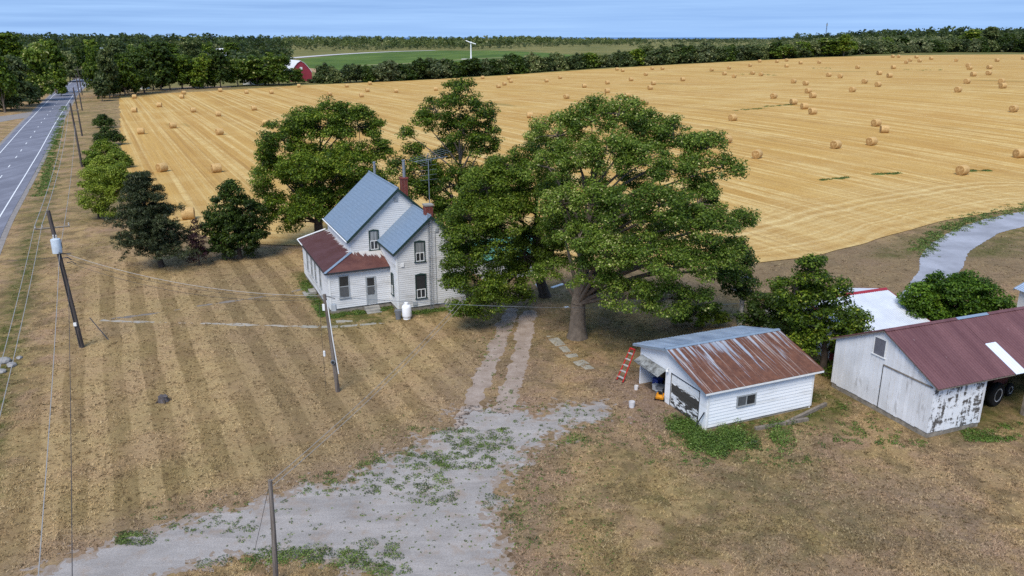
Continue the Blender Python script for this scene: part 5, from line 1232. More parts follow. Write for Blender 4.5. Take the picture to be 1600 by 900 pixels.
# ================================================================== things on the land
# ------------------------------------------------------------------ straw bales
t = NT('straw_bale'); o = t.obj(); s = t.sep(o)
rad_ = t.math('SQRT', t.math('ADD', t.math('MULTIPLY', s[1], s[1]), t.math('MULTIPLY', s[2], s[2])))
st = t.noise(t.mapping(o, (7, 1.2, 1.2)), 2.2, 5, .7); en = t.noise(t.mapping(o, (1, 6, 6)), 2.0, 4, .7)
rn = t.n('ShaderNodeTexNoise', noise_dimensions='1D'); t.l(rad_, rn.inputs['W']); rn.inputs['Scale'].default_value = 14
side = t.mix(t.ramp(st, [(.3, 0), (.7, 1)]), srgb(176,138,84), srgb(226,194,140)); endc = t.mix(t.ramp(rn.outputs[0], [(.35, 0), (.65, 1)]), srgb(128,94,52), srgb(186,146,92))
isend = t.ramp(t.math('ABSOLUTE', s[0]), [(.695, 0), (.705, 1)])
c = t.mix(isend, side, endc); c = t.mix(t.ramp(en, [(.36, .4), (.58, 0)]), c, srgb(112,80,42)); c = t.mix(t.math('MULTIPLY', t.rnd(), .3), c, srgb(196,158,102))
t.bsdf(c, .9, 0, .1, t.bump(t.math('ADD', st, en), .7, .05)); M_BALE = t.m
rngb = np.random.RandomState(4); bm_ = MB()
prof = [(.30, -.70), (.60, -.71), (.69, -.69), (.725, -.60), (.73, -.3), (.735, 0), (.73, .3), (.725, .60), (.69, .69), (.60, .71), (.30, .70)]
bm_.lathe(prof, 22, axis='x'); V = np.array(bm_.v)
V[:, 1:] *= (1+rngb.normal(size=(len(V), 1))*.014); V[:, 0] += rngb.normal(size=len(V))*.008; V[:, 2] = np.maximum(V[:, 2], -.69)
bm_.v = [tuple(v) for v in V]; BALE = bm_.mesh('straw_bale', M_BALE, True)
BPX = [(210,151),(210,172),(220,205),(249,164),(270,196),(302,172),(284,151),(287,145),(344,141),(341,178),(343,206),(385,144),(397,169),(253,262),(338,263),(294,334),(424,144),(467,134),(542,134),(578,130),(574,141),(565,149),(619,142),(515,147),
 (681,139),(754,121),(779,135),(788,131),(795,122),(798,127),(416,192),(828,180),(854,126),(875,121),(913,134),(885,151),(949,129),(949,142),(964,108),(973,110),(986,124),(980,149),(1009,116),(1021,130),(1016,137),(1008,160),(1019,107),(1035,107),(1067,124),
 (1112,109),(1132,115),(1139,106),(1147,119),(1172,102),(1187,95.5),(1176,114),(1189,116),(1145,184),(1136,218),(1214,96),(1229,94),(1251,98),(1280,97),(1229,103),(1340,105),(1396,105),(1295,117),(1313,119),(1240,127),(1259,130),(1351,127),(1372,132),(1374,114),(1390,118),
 (1263,142),(1270,149),(1209,150),(1240,159),(1257,166),(1270,174),(1332,140),(1369,192),(1382,202),(1362,221),(1306,226),(1497,140),(1511,127),(1521,116),(1515,106),(1513,102),(1546,105),(1545,114),(1565,127),(1567,134),(1584,170),(1558,94),(1494,94),(1455,91),(1432,89),(1437,95),(1422,94),(1416,97),(1404,88),(1395,88),(1599,91),(1183,241),(1504,266),(1593,240)]
ZONES = [(0, 275, 'in the far left strip of the field'), (275, 405, 'above the oval maple on the left of the field'), (405, 700, 'above the broad maple behind the house'), (700, 870, 'just right of the tall maple'),
         (870, 1000, 'above the left crown of the spreading maple'), (1000, 1100, 'above the right crown of the spreading maple'), (1100, 1200, 'in the field straight above the garage'), (1200, 1262, 'in the field above the left garage tree'),
         (1262, 1335, 'in the field above the right garage tree'), (1335, 1400, 'in the field above the white-roofed shed'), (1400, 1480, 'above the left half of the vine mound'), (1480, 1530, 'above the right half of the vine mound'), (1530, 1700, 'along the right edge of the photo')]
zb = {}
for px, py in BPX:
    q = gp(px, py, .70); k = [i for i, z_ in enumerate(ZONES) if z_[0] <= px < z_[1]][0]; zb.setdefault(k, []).append((q[1], px, q))
rb = random.Random(2); ang_b = math.atan2(ROWN[1], ROWN[0])
for k, L_ in zb.items():
    for n_, (_, px, q) in enumerate(sorted(L_)):
        which = 'nearest' if n_ == 0 else f'{ordinal(n_+1)} nearest'
        o = link('straw_bale', BALE, None, None, (q[0], q[1], q[2]+.74), ang_b+rb.gauss(0, .22)); o.rotation_euler.x = rb.random()*.0
        tag(o, f'{which} round straw bale {ZONES[k][2]}', 'bale', 'round bales on the stubble field')

# ------------------------------------------------------------------ utility poles and wires
M_POLE = streaky('pole_wood', srgb(122,112,104), srgb(86,76,70), srgb(146,138,130), .45, .62, (6, 6, .25), .9, grit=.3)
M_POLED = streaky('dark_pole_wood', srgb(92,84,80), srgb(62,56,54), srgb(112,104,98), .45, .62, (6, 6, .25), .9, grit=.3)
M_WIREL = plain('bright_wire', srgb(176,170,162), .5, .3, var=.1); M_WIRED = plain('dark_wire', srgb(70,66,64), .6, var=.1)
M_TRANS = plain('transformer_paint', srgb(196,206,214), .4, var=.15, dirt=srgb(120,124,128), dirt_amt=.2); M_PORC = plain('porcelain', srgb(190,186,180), .3)
def pole(label, base, top, r=.15, arm=None, mat=None, name='utility_pole', group='utility poles'):
    T = thing(name, label, 'pole', base, 0, group); d = np.array(top)-np.array(base); m = MB()
    m.tube([(0, 0, -.4), (0, 0, .05), d*.5+np.array([.02, 0, 0]), d], [r*1.15, r*1.1, r*.95, r*.78], 10); m.build('shaft', mat or M_POLE, T, True)
    if arm:
        z = d*(arm[0]/d[2]); m = MB(); a = np.array([ROWN[0], ROWN[1], 0])*arm[1]
        m.tube([z-a, z+a], .06, 4); A = m.build('crossarm', M_GREYWOOD, T)
        for s_ in (-.95, -.55, .95): m = MB(); m.lathe([(.03, 0), (.05, .05), (.03, .1), (.05, .15), (.02, .2)], 8, tuple(z+a*s_+np.array([0, 0, .06]))); m.build('insulator', M_PORC, A, True)
    return T
PL = np.array([-30.49, 52.86, 0.]); PLT = np.array([-31.18, 52.86, 9.88])
T = pole('tall leaning roadside pole carrying a transformer, left of the lawn', tuple(PL), tuple(PLT), .16, (8.7, 1.05), M_POLED)
m = MB(); m.lathe([(.05, 7.02), (.30, 7.05), (.31, 7.15), (.31, 7.95), (.28, 8.02), (.12, 8.06)], 18, (-.30, -.42, -.0)); TR = m.build('transformer', M_TRANS, T, True)
for k in range(2): m = MB(); m.lathe([(.04, 8.05), (.06, 8.12), (.04, 8.18), (.06, 8.24), (.02, 8.32)], 8, (-.4+.2*k, -.42, 0)); m.build('bushing', M_PORC, TR, True)
m = MB(); m.box(-.5, -.1, -.2, -.08, 7.3, 7.7); m.build('bracket', M_DARKMETAL, TR)
m = MB(); m.tube([(-.4, 0, 6.75), (-.3, -.2, 6.6), (.25, -.3, 6.7), (.45, -.2, 6.5)], .035, 6); m.tube([(.1, -.2, 6.3), (.5, -.3, 6.4), (.7, -.2, 6.2)], .03, 6); m.tube([(-.3, -.1, 6.9), (.4, -.1, 6.9)], .04, 6); m.build('cable_rack', M_DARKMETAL, T)
m = MB(); m.tube([(-.02, -.19, .2), (-.22, -.19, 3), (-.45, -.19, 6.5)], .03, 6); m.build('conduit', M_DARKMETAL, T)
m = MB(); m.box(-.18, .02, -.26, -.17, 1.7, 1.95); m.build('meter_tag', M_TRIMW, T)
PM = np.array([-10.81, 45.46, 0.]); PMT = np.array([-11.2, 45.46, 6.35])
T = pole('grey weathered pole with white conduit standing in front of the porch', tuple(PM), tuple(PMT), .125)
m = MB(); m.tube([(.15, -.10, 1.25), (-.05, -.13, 3.5), (-.24, -.13, 6.0)], .035, 6); m.build('conduit', M_TRIMW, T)
m = MB(); m.lathe([(.14, -.06), (.15, .0), (.12, .08)], 14, (-.13, -.16, 2.05), 'y'); MT = m.build('meter', M_STEEL, T, True); m = MB(); m.lathe([(.10, -.07), (.08, -.1)], 14, (-.13, -.16, 2.05), 'y'); m.build('meter_glass', M_GLASS, MT)
m = MB(); m.box(.0, .28, -.2, .0, 5.35, 5.75); m.build('junction_box', M_TRIMGREY, T)
m = MB(); m.box(-.55, -.4, -.1, .0, 5.35, 5.75); m.build('junction_box', M_TRIMW, T)
m = MB(); m.tube([(-1.0, .1, 6.2), (-.3, 0, 6.25), (.25, -.1, 6.1)], .03, 5); m.build('cable_rack', M_DARKMETAL, T)
PF = np.array([-9.5, 27.2, 0.]); PFT = np.array([-9.36, 27.3, 4.66])
pole('short bare pole on the grass island in the gravel driveway', tuple(PF), tuple(PFT), .10)
for n_, d_ in enumerate((92, 142, 215, 290)):
    b = PL[:2]+ROW*d_; z = tz(*b)
    pole(f'{ordinal(n_+1)} plain roadside pole beyond the transformer pole along the highway', (b[0], b[1], z), (b[0]-.3, b[1], z+10.5), .17, (9.3, 1.05), M_POLED)
PN = PL[:2]-ROW*60
pq = gp(1156, 508); PG = np.array([pq[0]+1.0, pq[1]+3.0, 0])
def wire(label, a, b, sag, r, mat, n=18, name='power_line', group='overhead wires'):
    a, b = np.array(a), np.array(b); p = [a+(b-a)*k/n-np.array([0, 0, sag*4*(k/n)*(1-k/n)]) for k in range(n+1)]
    m = MB(); m.tube(p, r*.9, 5); o = m.build(name, mat, None); tag(o, label, 'wire', group); return o
arm = lambda b, top, s_: np.array(b)+np.array([ROWN[0]*1.05*s_, ROWN[1]*1.05*s_, 0])+np.array([0, 0, top])
P0 = np.array([-31.1, 52.86, 0]); N0 = np.array([PN[0], PN[1], 0]); b1 = PL[:2]+ROW*92; F0 = np.array([b1[0], b1[1], tz(*b1)])
wire('pale outer power line running from transformer pole towards the camera', arm(P0, 8.95, -.95), arm(N0, 9.1, -1.9), .7, .017, M_WIREL)
wire('pale second power line close beside the outer one, towards the camera', arm(P0, 8.95, -.55), arm(N0, 9.1, -1.55), .75, .017, M_WIREL)
wire('pale lower line running from the transformer towards the camera', P0+np.array([.2, 0, 7.0]), N0+np.array([.1, 0, 7.6]), .6, .018, M_WIREL)
wire('dark lowest cable running from transformer pole towards the camera', P0+np.array([.5, 0, 5.2]), N0+np.array([1.0, 0, 6.0]), .5, .016, M_WIRED)
wire('pale outer power line running away along the highway', arm(P0, 8.95, -.95), arm(F0, 9.5, -.95), 1.0, .022, M_WIREL)
wire('pale inner power line running away along the highway', arm(P0, 8.95, -.55), arm(F0, 9.5, -.55), 1.05, .022, M_WIREL)
wire('pale lower line running away along the highway', P0+np.array([.2, 0, 7.0]), F0+np.array([0, 0, 7.2]), .9, .02, M_WIREL)
wire('upper twisted service cable between transformer pole and porch pole', P0+np.array([.5, 0, 6.9]), PMT-np.array([0, 0, .1]), .75, .018, M_WIREL)
wire('middle service cable between transformer pole and porch pole', P0+np.array([.6, 0, 6.6]), PMT-np.array([0, 0, .2]), .8, .014, M_WIRED)
wire('lower dark service cable between transformer pole and porch pole', P0+np.array([.6, 0, 6.3]), PMT-np.array([.1, 0, .3]), .95, .014, M_WIRED)
wire('dark cable from transformer pole across to the highway side', P0+np.array([-.2, 0, 6.6]), np.array([-52, 46, 8.5]), .5, .016, M_WIRED)
wire('grey cable from porch pole passing in front of the house to the right', PMT-np.array([0, 0, .1]), at(1156, 474, PG[1]), .55, .016, M_STEEL, 26)
wire('pale wire from the short driveway pole up across the lawn, left of its pair', PFT-np.array([0, 0, .1]), np.array([-1.2, 66.3, 3.2]), .75, .015, M_WIREL, 26)
wire('pale wire from the short driveway pole up across the lawn, right of its pair', PFT-np.array([-.1, 0, .25]), np.array([-1.0, 66.3, 3.0]), .75, .015, M_WIREL, 26)
wire('dark stay wire slanting from the short driveway pole to the gravel', PFT-np.array([.1, 0, .4]), gp(398, 860), .02, .012, M_WIRED, 4, 'stay_wire')
wire('thin stay wire hanging left of the porch pole with a marker', PMT-np.array([.35, 0, .5]), PM+np.array([-.75, .1, 0]), .0, .012, M_WIRED, 4, 'stay_wire')
m = MB(); m.lathe([(.03, 0), (.07, .03), (.07, .35), (.03, .38)], 8, tuple(PM+np.array([-.66, -.0, 2.35]))); tag(m.build('wire_marker', M_TRIMW), 'small white marker on the stay wire of the porch pole', 'marker')
a_, b_ = gp(172, 532), gp(150, 512)
m = MB(); m.tube([(a_[0], a_[1], -.1), (b_[0]+.1, b_[1]-.8, 1.1)], .035, 6); tag(m.build('anchor_rod', M_DARKMETAL), 'thin slanting anchor rod in the lawn right of the transformer pole', 'rod')
T = thing('service_post', 'pale grey post half hidden by the slim tree behind the garage', 'post', tuple(PG)); top = at(1156, 470, PG[1])[2]
m = MB(); m.tube([(0, 0, -.3), (0, 0, top+.3)], [.13, .11], 8); m.build('shaft', M_POLE, T, True); m = MB(); m.box(-.3, .3, -.04, .04, top, top+.1); m.build('crossarm', M_GREYWOOD, T)

# ------------------------------------------------------------------ by the house
q = gp(636, 498)
M_TANK = plain('white_tank_paint', srgb(236,236,238), .35, var=.06)
T = thing('propane_tank', 'upright white propane tank at the corner of the house wing', 'tank', q)
m = MB(); m.lathe([(.2, .06), (.30, .12), (.365, .24), (.375, .34), (.375, .95), (.35, 1.05), (.27, 1.14), (.13, 1.18)], 22); m.build('body', M_TANK, T, True)
m = MB(); m.lathe([(.30, 0), (.30, .14)], 20); m.build('foot_ring', M_TANK, T, True); m = MB(); m.lathe([(.16, 1.15), (.17, 1.33), (.13, 1.37)], 16); m.build('valve_hood', M_TANK, T, True)
q = gp(622.5, 498.5); M_CAN = plain('grey_plastic', srgb(112,114,118), .55, var=.12)
T = thing('rubbish_can', 'grey rubbish can standing left of the white propane tank', 'can', q)
m = MB(); m.lathe([(.20, 0), (.26, .72), (.24, .72), (.22, .5)], 18); m.build('body', M_CAN, T, True); m = MB(); m.lathe([(.275, .70), (.275, .74), (.26, .74)], 18); m.build('rim', M_CAN, T, True)
for s_ in (-1, 1): m = MB(); m.box(s_*.27-.02, s_*.27+.02, -.05, .05, .58, .63); m.build('handle', M_CAN, T)
# slab walk before the porch
M_SLAB = plain('worn_slab', srgb(156,150,136), .95, var=.3, scale=1.2, bump=.4)
W_ = thing('garden_walk', None, None, (0, 0, 0)); W_['kind'] = 'structure'
rw = random.Random(6)
def slab_at(parent, c, rz, lx, ly, h=.035, name='slab'):
    m = MB(); j = lambda: rw.uniform(-.07, .07)
    lo = [(-lx/2+j(), -ly/2+j()), (lx/2+j(), -ly/2+j()), (lx/2+j(), ly/2+j()), (-lx/2+j(), ly/2+j())]
    m.hexa([(a, b, -.06) for a, b in lo], [(a*.97, b*.97, h) for a, b in lo]); m.build(name, M_SLAB, parent, False, (c[0], c[1], c[2]), rz)
for pts, w0 in (([(470,510),(500,511),(530,510),(560,508),(590,505),(620,502)], .42), ([(525,503),(552,500),(580,497),(604,500),(640,503),(664,498)], .6), ([(536,495),(560,493)], .35)):
    for a, b in zip(pts[:-1], pts[1:]):
        p, r = gp(*a), gp(*b); L_ = math.hypot(r[0]-p[0], r[1]-p[1]); slab_at(W_, ((p[0]+r[0])/2, (p[1]+r[1])/2, .012), math.atan2(r[1]-p[1], r[0]-p[0])+rw.uniform(-.06, .06), L_*.93, w0*rw.uniform(.85, 1.2))
for (a, b) in (((820,492),(832,498)),((836,500),(848,512)),((850,514),(862,526)),((864,528),(876,540)),((878,541),(888,551)),((890,553),(896,559)),((902,564),(912,570)),((914,571),(922,577))):
    p, r = gp(*a), gp(*b); L_ = math.hypot(r[0]-p[0], r[1]-p[1]); slab_at(W_, ((p[0]+r[0])/2, (p[1]+r[1])/2, .01), math.atan2(r[1]-p[1], r[0]-p[0]), L_*.95, .75*rw.uniform(.8, 1.15))
M_PATH = plain('trodden_path', srgb(164,154,140), .95, var=.25, scale=1.5, bump=.3)
iso_sheet('footpath', lambda P: d_line(P, WALK[:5])-.16+(fbm(P, 1.3, 5)-.5)*.75, (-32, -16, 54, 62), .12, .004, M_PATH)
iso_sheet('side_path', lambda P: d_line(P, TRACK)-.10+(fbm(P, 1.0, 6)-.5)*.85, (-32, -15, 54, 72), .14, .004, plain('grey_path', srgb(128,118,108), .95, var=.25, scale=1.5))
# stump on the lawn
def stump():
    q = gp(255, 627); rng = np.random.RandomState(3); T = thing('tree_stump', 'grey weathered stump alone on the striped lawn', 'stump', q); T.scale = (.68, .68, .75); m = MB(); n = 18; V = []; F_ = []
    fl = 1+.22*rng.rand(n)
    for z, r in ((-.1, .50), (.08, .44), (.28, .38), (.50, .36)):
        for k in range(n): a = 6.283*k/n; V.append((math.cos(a)*r*fl[k], math.sin(a)*r*fl[k]*.9, z+(rng.uniform(-.09, .05) if z == .5 else 0)))
    for i in range(3):
        for k in range(n): F_.append((i*n+k, i*n+(k+1) % n, (i+1)*n+(k+1) % n, (i+1)*n+k))
    V.append((0, 0, .36)); F_ += [(3*n+k, 3*n+(k+1) % n, len(V)-1) for k in range(n)]
    m.add(V, F_); m.build('butt', plain('stump_wood', srgb(96,90,90), .95, var=.5, scale=6, bump=.8), T)
    for a in (.4, 2.2, 3.9, 5.3):
        m = MB(); m.tube([(math.cos(a)*.35, math.sin(a)*.35, .18), (math.cos(a)*.55, math.sin(a)*.5, .06), (math.cos(a)*.75, math.sin(a)*.68, -.05)], [.11, .08, .04], 7); m.build('root', BARK_D, T, True)
stump()

# ------------------------------------------------------------------ by the garage
M_RED = plain('red_fibreglass', srgb(176,40,36), .45, var=.12); M_ALU = plain('aluminium', srgb(206,206,204), .4, .4, var=.1)
def ladder():
    b = in_garage(-1.05, 7.7); T = thing('step_ladder', 'red ladder with pale rungs leaning on the garage corner', 'ladder', (b[0], b[1], 0), .40-math.pi/2+.25)
    H_, ln = 1.95, 1.05     # leans towards +y local
    for s_ in (-1, 1):
        m = MB(); m.tube([(s_*.27, 0, 0), (s_*.20, ln, H_)], .045, 6); m.build('rail', M_RED, T)
        m = MB(); m.box(s_*.27-.06, s_*.27+.06, -.06, .06, 0, .05); m.build('foot', M_DARKMETAL, T)
    for k in range(5):
        f_ = (k+.7)/5.4; w_ = .27-.07*f_; m = MB(); m.box(-w_, w_, ln*f_-.07, ln*f_+.05, H_*f_-.02, H_*f_+.03); m.build('rung', M_ALU, T)
    m = MB(); m.box(-.22, .22, ln-.08, ln+.08, H_, H_+.05); m.build('top_cap', M_RED, T)
ladder()
def bucket(label, q, r, h, mat):
    T = thing('bucket', label, 'bucket', q); m = MB(); m.lathe([(r*.85, 0), (r, h), (r*.94, h), (r*.8, .04)], 16); m.build('body', mat, T, True)
    m = MB(); m.tube([(-r, 0, h), (-r*.8, .05, h*.6), (0, r+.05, h*.45), (r*.8, .05, h*.6), (r, 0, h)], .012, 5); m.build('handle', M_STEEL, T)
bucket('pale bucket on the dirt in front of the garage', gp(987, 636), .19, .36, plain('white_plastic', srgb(206,204,206), .5, var=.1))
bucket('small white pail at the foot of the red ladder', gp(994, 609), .14, .28, plain('white_plastic', srgb(216,212,210), .5, var=.1))
def crate(label, u, v, mat, s_=(.5, .4, .35), z=.012, rz=.2):
    p = in_garage(u, v, z); T = thing('bin', label, 'bin', p, .4+rz); a, b, h = s_; m = MB(); m.box(-a/2, a/2, -b/2, b/2, 0, h); m.build('body', mat, T); m = MB(); m.box(-a/2-.03, a/2+.03, -b/2-.03, b/2+.03, h+.002, h+.06); m.build('lid', mat, T)
crate('blue plastic bin inside the open garage bay', .75, 6.1, plain('blue_plastic', srgb(40,62,128), .5), (.45, .45, .5))
crate('cardboard box stacked deep in the open garage bay', 1.3, 6.3, plain('cardboard', srgb(120,92,62), .8), (.6, .5, .9), rz=-.1)
crate('white tub beside the mower in the open garage bay', .4, 5.75, plain('white_tub', srgb(190,190,188), .5), (.3, .3, .3), rz=.3)
crate('grey tote low down inside the open garage bay', .5, 5.3, plain('grey_tote', srgb(120,124,130), .5), (.6, .45, .35), rz=.5)
crate('dark chest at the back of the open garage bay', 1.8, 5.2, plain('brown_chest', srgb(70,52,40), .7), (1.2, .8, .8), rz=.0)
def tyre(label, p, R, r, tilt, rz, mat=None, hub=None):
    T = thing('tyre', label, 'tyre', p, rz); m = MB(); pts = [(math.cos(a)*R, math.sin(a)*R, r) for a in [6.283*k/20 for k in range(21)]]
    m.tube(pts, r, 8, False); o = m.build('tread', mat or M_BLACK, T, True); o.rotation_euler.x = tilt
    m = MB(); m.lathe([(R-r*.9, r-.03), (R-r*.9, r+.03)], 16); o2 = m.build('hub', hub or M_DARKMETAL, T); o2.rotation_euler.x = tilt
tyre('black tyre lying just inside the open garage bay', in_garage(.35, 4.9, .012), .24, .09, 0, 0)
M_ORANGE = plain('orange_plastic', srgb(222,146,36), .5)
def mower():
    p = in_garage(-.1, 4.45, .012); T = thing('push_mower', 'small orange-yellow machine at the sill of the open garage bay', 'mower', p, 1.2)
    m = MB(); m.prism([(-.32, .12), (.32, .12), (.36, .25), (.2, .34), (-.2, .34), (-.36, .25)], 'y', -.24, .24); m.build('deck', M_ORANGE, T); m = MB(); m.lathe([(.13, .34), (.14, .46), (.08, .5)], 12); m.build('engine', M_BLACK, T)
    for x in (-.26, .26):
        for y in (-.27, .27): m = MB(); m.lathe([(.10, -.03), (.10, .03)], 12, (x, y, .10), 'y'); m.build('wheel', M_BLACK, T)
    m = MB(); m.tube([(-.3, -.2, .25), (-.8, -.2, .9), (-.8, .2, .9), (-.3, .2, .25)], .015, 5); m.build('handle', M_STEEL, T)
mower()
def plank(label, pa, pb, w_, h, mat, lift=0.0, name='timber', cat='timber', group='timbers by the garage'):
    a, b = np.array(pa), np.array(pb); d = b-a; L_ = np.linalg.norm(d); c_ = (a+b)/2; m = MB(); n = 6
    for k in range(n):
        x0, x1 = -L_/2+L_*k/n, -L_/2+L_*(k+1)/n; m.box(x0, x1, -w_/2, w_/2, 0, h) if False else None
    m.prism([(-w_/2, 0), (w_/2, 0), (w_/2*.95, h), (-w_/2*.95, h)], 'x', -L_/2, L_/2)
    o = m.build(name, mat); o.location = (c_[0], c_[1], c_[2]+lift); o.rotation_euler = (0, -math.atan2(d[2], math.hypot(d[0], d[1])), math.atan2(d[1], d[0])); tag(o, label, cat, group)
plank('long grey beam lying in the weeds along the garage wall', gp(1180, 672), gp(1262, 657), .2, .18, M_GREYWOOD)
plank('pale beam slanting up the bank right of the garage', gp(1228, 664), gp(1290, 634), .18, .2, M_GREYWOOD, .02)
plank('short pale board half sunk in weeds below the garage wall', gp(1160, 699), gp(1182, 690), .14, .08, M_SLAB)
plank('loose board propped across the junk in the open garage bay', np.array(in_garage(.3, 4.5, .5)), np.array(in_garage(1.6, 6.3, .9)), .16, .04, M_GREYWOOD)
plank('prop stick leaning by the right jamb of the shut garage door', np.array(in_garage(-.55, .35, .0)), np.array(in_garage(-.12, .05, 1.1)), .06, .06, M_DARKMETAL)
plank('white board on the shaded ground behind the great trunk', gp(862, 450), gp(880, 444), .3, .06, M_TRIMW)
plank('white plank leaning near the foot of the leaning maple', gp(838, 447), gp(843, 455), .2, .06, M_TRIMW, .15)
plank('white offcut on the dark ground left of the great trunk', gp(882, 481), gp(888, 480), .25, .06, M_TRIMW)
# grey stones by the ditch at the left edge
M_ROCK = plain('field_stone', srgb(150,146,142), .9, var=.35, scale=3, bump=.6)
def rock(label, q, r, seed):
    rng = np.random.RandomState(seed); bm = bmesh.new(); bmesh.ops.create_icosphere(bm, subdivisions=2, radius=r)
    for v in bm.verts: v.co *= 1+rng.uniform(-.18, .18); v.co.z *= .6
    me = bpy.data.meshes.new('rock'); bm.to_mesh(me); bm.free(); o = link('rock', me, None, M_ROCK, (q[0], q[1], q[2]+r*.2)); tag(o, label, 'rock', 'stones by the ditch')
for n_, (px, py, r, lb) in enumerate([(6,566,.45,'largest grey stone by the ditch at the left edge'), (18,572,.32,'pale stone right of the largest ditch stone'), (3,582,.3,'lowest grey stone by the ditch at the left edge'), (30,560,.22,'small stone farthest right by the ditch')]): rock(lb, gp(px, py), r, n_)

# ------------------------------------------------------------------ tractor in the open bay of the barn
def tractor():
    p = in_barn(7.6, 2.6); T = thing('old_tractor', 'dark old tractor parked in the open bay of the barn', 'tractor', p, .37+.2)
    body = plain('dull_red_paint', srgb(84,40,36), .6, var=.3)
    m = MB(); m.prism([(-1.0, .7), (1.7, .7), (1.75, 1.35), (.1, 1.45), (-.1, 1.0), (-1.0, 1.0)], 'y', -.33, .33); m.build('body', body, T)
    m = MB(); m.lathe([(.2, 0), (.22, .1), (.05, .14)], 12, (-.7, 0, 1.15)); m.build('seat', M_BLACK, T)
    m = MB(); m.tube([(-.25, 0, 1.2), (-.45, 0, 1.6)], .025, 6); m.tube([(-.45+.2*math.cos(a), .2*math.sin(a), 1.6+.1*math.cos(a)) for a in [6.283*k/12 for k in range(13)]], .02, 5); m.build('steering_wheel', M_BLACK, T)
    m = MB(); m.tube([(.9, 0, 1.4), (.9, 0, 2.1)], .04, 8); m.build('exhaust', M_DARKMETAL, T)
    for x, y, R, wd in ((-.7, -.85, .75, .36), (-.7, .85, .75, .36), (1.5, -.6, .42, .2), (1.5, .6, .42, .2)):
        m = MB(); m.lathe([(R*.55, -wd/2), (R*.9, -wd/2), (R, -wd/4), (R, wd/4), (R*.9, wd/2), (R*.55, wd/2)], 24, (x, y, R), 'y'); w2 = m.build('wheel', M_BLACK, T, True)
        m = MB(); m.lathe([(R*.54, -wd*.35), (R*.57, -wd*.52), (R*.5, -wd*.52), (R*.3, -wd*.2), (R*.3, wd*.3), (R*.54, wd*.3)], 20, (x, y, R), 'y'); m.build('rim', M_ALU, w2, True)
tractor()
def wagon():
    p = in_barn(5.0, 4.6); T = thing('hay_wagon', 'low wagon standing in shadow behind the barn end wall', 'wagon', p, .37+1.2)
    m = MB(); m.box(-1.6, 1.6, -.8, .8, .75, .87); m.build('bed', M_GREYWOOD, T)
    for x in (-1.1, 1.1):
        for y in (-.75, .75): m = MB(); m.lathe([(.2, -.1), (.42, -.1), (.45, 0), (.42, .1), (.2, .1)], 18, (x, y, .45), 'y'); w2 = m.build('wheel', M_BLACK, T, True); m = MB(); m.lathe([(.2, -.12), (.24, -.12), (.1, .05)], 14, (x, y, .45), 'y'); m.build('rim', M_STEEL, w2)
    m = MB(); m.box(-1.2, 1.2, -.06, .06, .42, .75); m.build('axle_frame', M_GREYWOOD, T); m = MB(); m.tube([(1.5, 0, .6), (2.6, 0, .2)], .05, 6); m.build('drawbar', M_DARKMETAL, T)
wagon()

# ------------------------------------------------------------------ far away: wind machine, mast
q = gp(736, 92.5); dep = q[1]*cP+(CAM_H-q[2])*sP; hh = 24*dep/FPX; M_WM = plain('white_tower_paint', srgb(236,236,236), .5, var=.04)
T = thing('wind_machine', 'white wind machine tower standing in the green vineyard', 'tower', q); m = MB(); m.tube([(0, 0, -.5), (0, 0, hh)], [.55, .40], 10); m.build('tower', M_WM, T)
m = MB(); m.box(-.7, .7, -.9, .9, hh, hh+1.0); m.build('gearbox', M_WM, T)
for s_ in (0, math.pi): m = MB(); m.hexa([(-.2, -1.1, hh+.3), (.2, -1.1, hh+.3), (.2, -1.0, hh+.7), (-.2, -1.0, hh+.7)], [(-3.6*math.cos(s_)-.1, -1.1, hh+.4+1.2*math.cos(s_)), (-3.6*math.cos(s_)+.1, -1.1, hh+.4+1.2*math.cos(s_)), (-3.6*math.cos(s_)+.1, -1.0, hh+.9+1.2*math.cos(s_)), (-3.6*math.cos(s_)-.1, -1.0, hh+.9+1.2*math.cos(s_))]); m.build('blade', M_WM, T)
m = MB(); m.box(-7, 5, -3, 3, -.3, .35); m.build('base_pad', M_PALE, T)
Y_ = 1050; b = at(1291, 50, Y_); tp = at(1291, 35.5, Y_); z0 = tz(b[0], Y_)
T = thing('radio_mast', 'thin distant radio mast above the wooded hill on the skyline', 'mast', (b[0], Y_, z0)); m = MB(); hm = tp[2]-z0
for k in range(3): m.tube([(.9*math.cos(2.1*k), .9*math.sin(2.1*k), 0), (.3*math.cos(2.1*k), .3*math.sin(2.1*k), hm)], .13, 5)
for k in range(14): m.tube([(.8*math.cos(2.1*k), .8*math.sin(2.1*k), hm*k/14), (.7*math.cos(2.1*(k+1)), .7*math.sin(2.1*(k+1)), hm*(k+1)/14)], .08, 4)
m.build('lattice', M_DARKMETAL, T); m = MB(); m.box(-.9, .9, -.3, .3, hm*.86, hm*.93); m.build('antenna_panel', M_TRIMGREY, T)

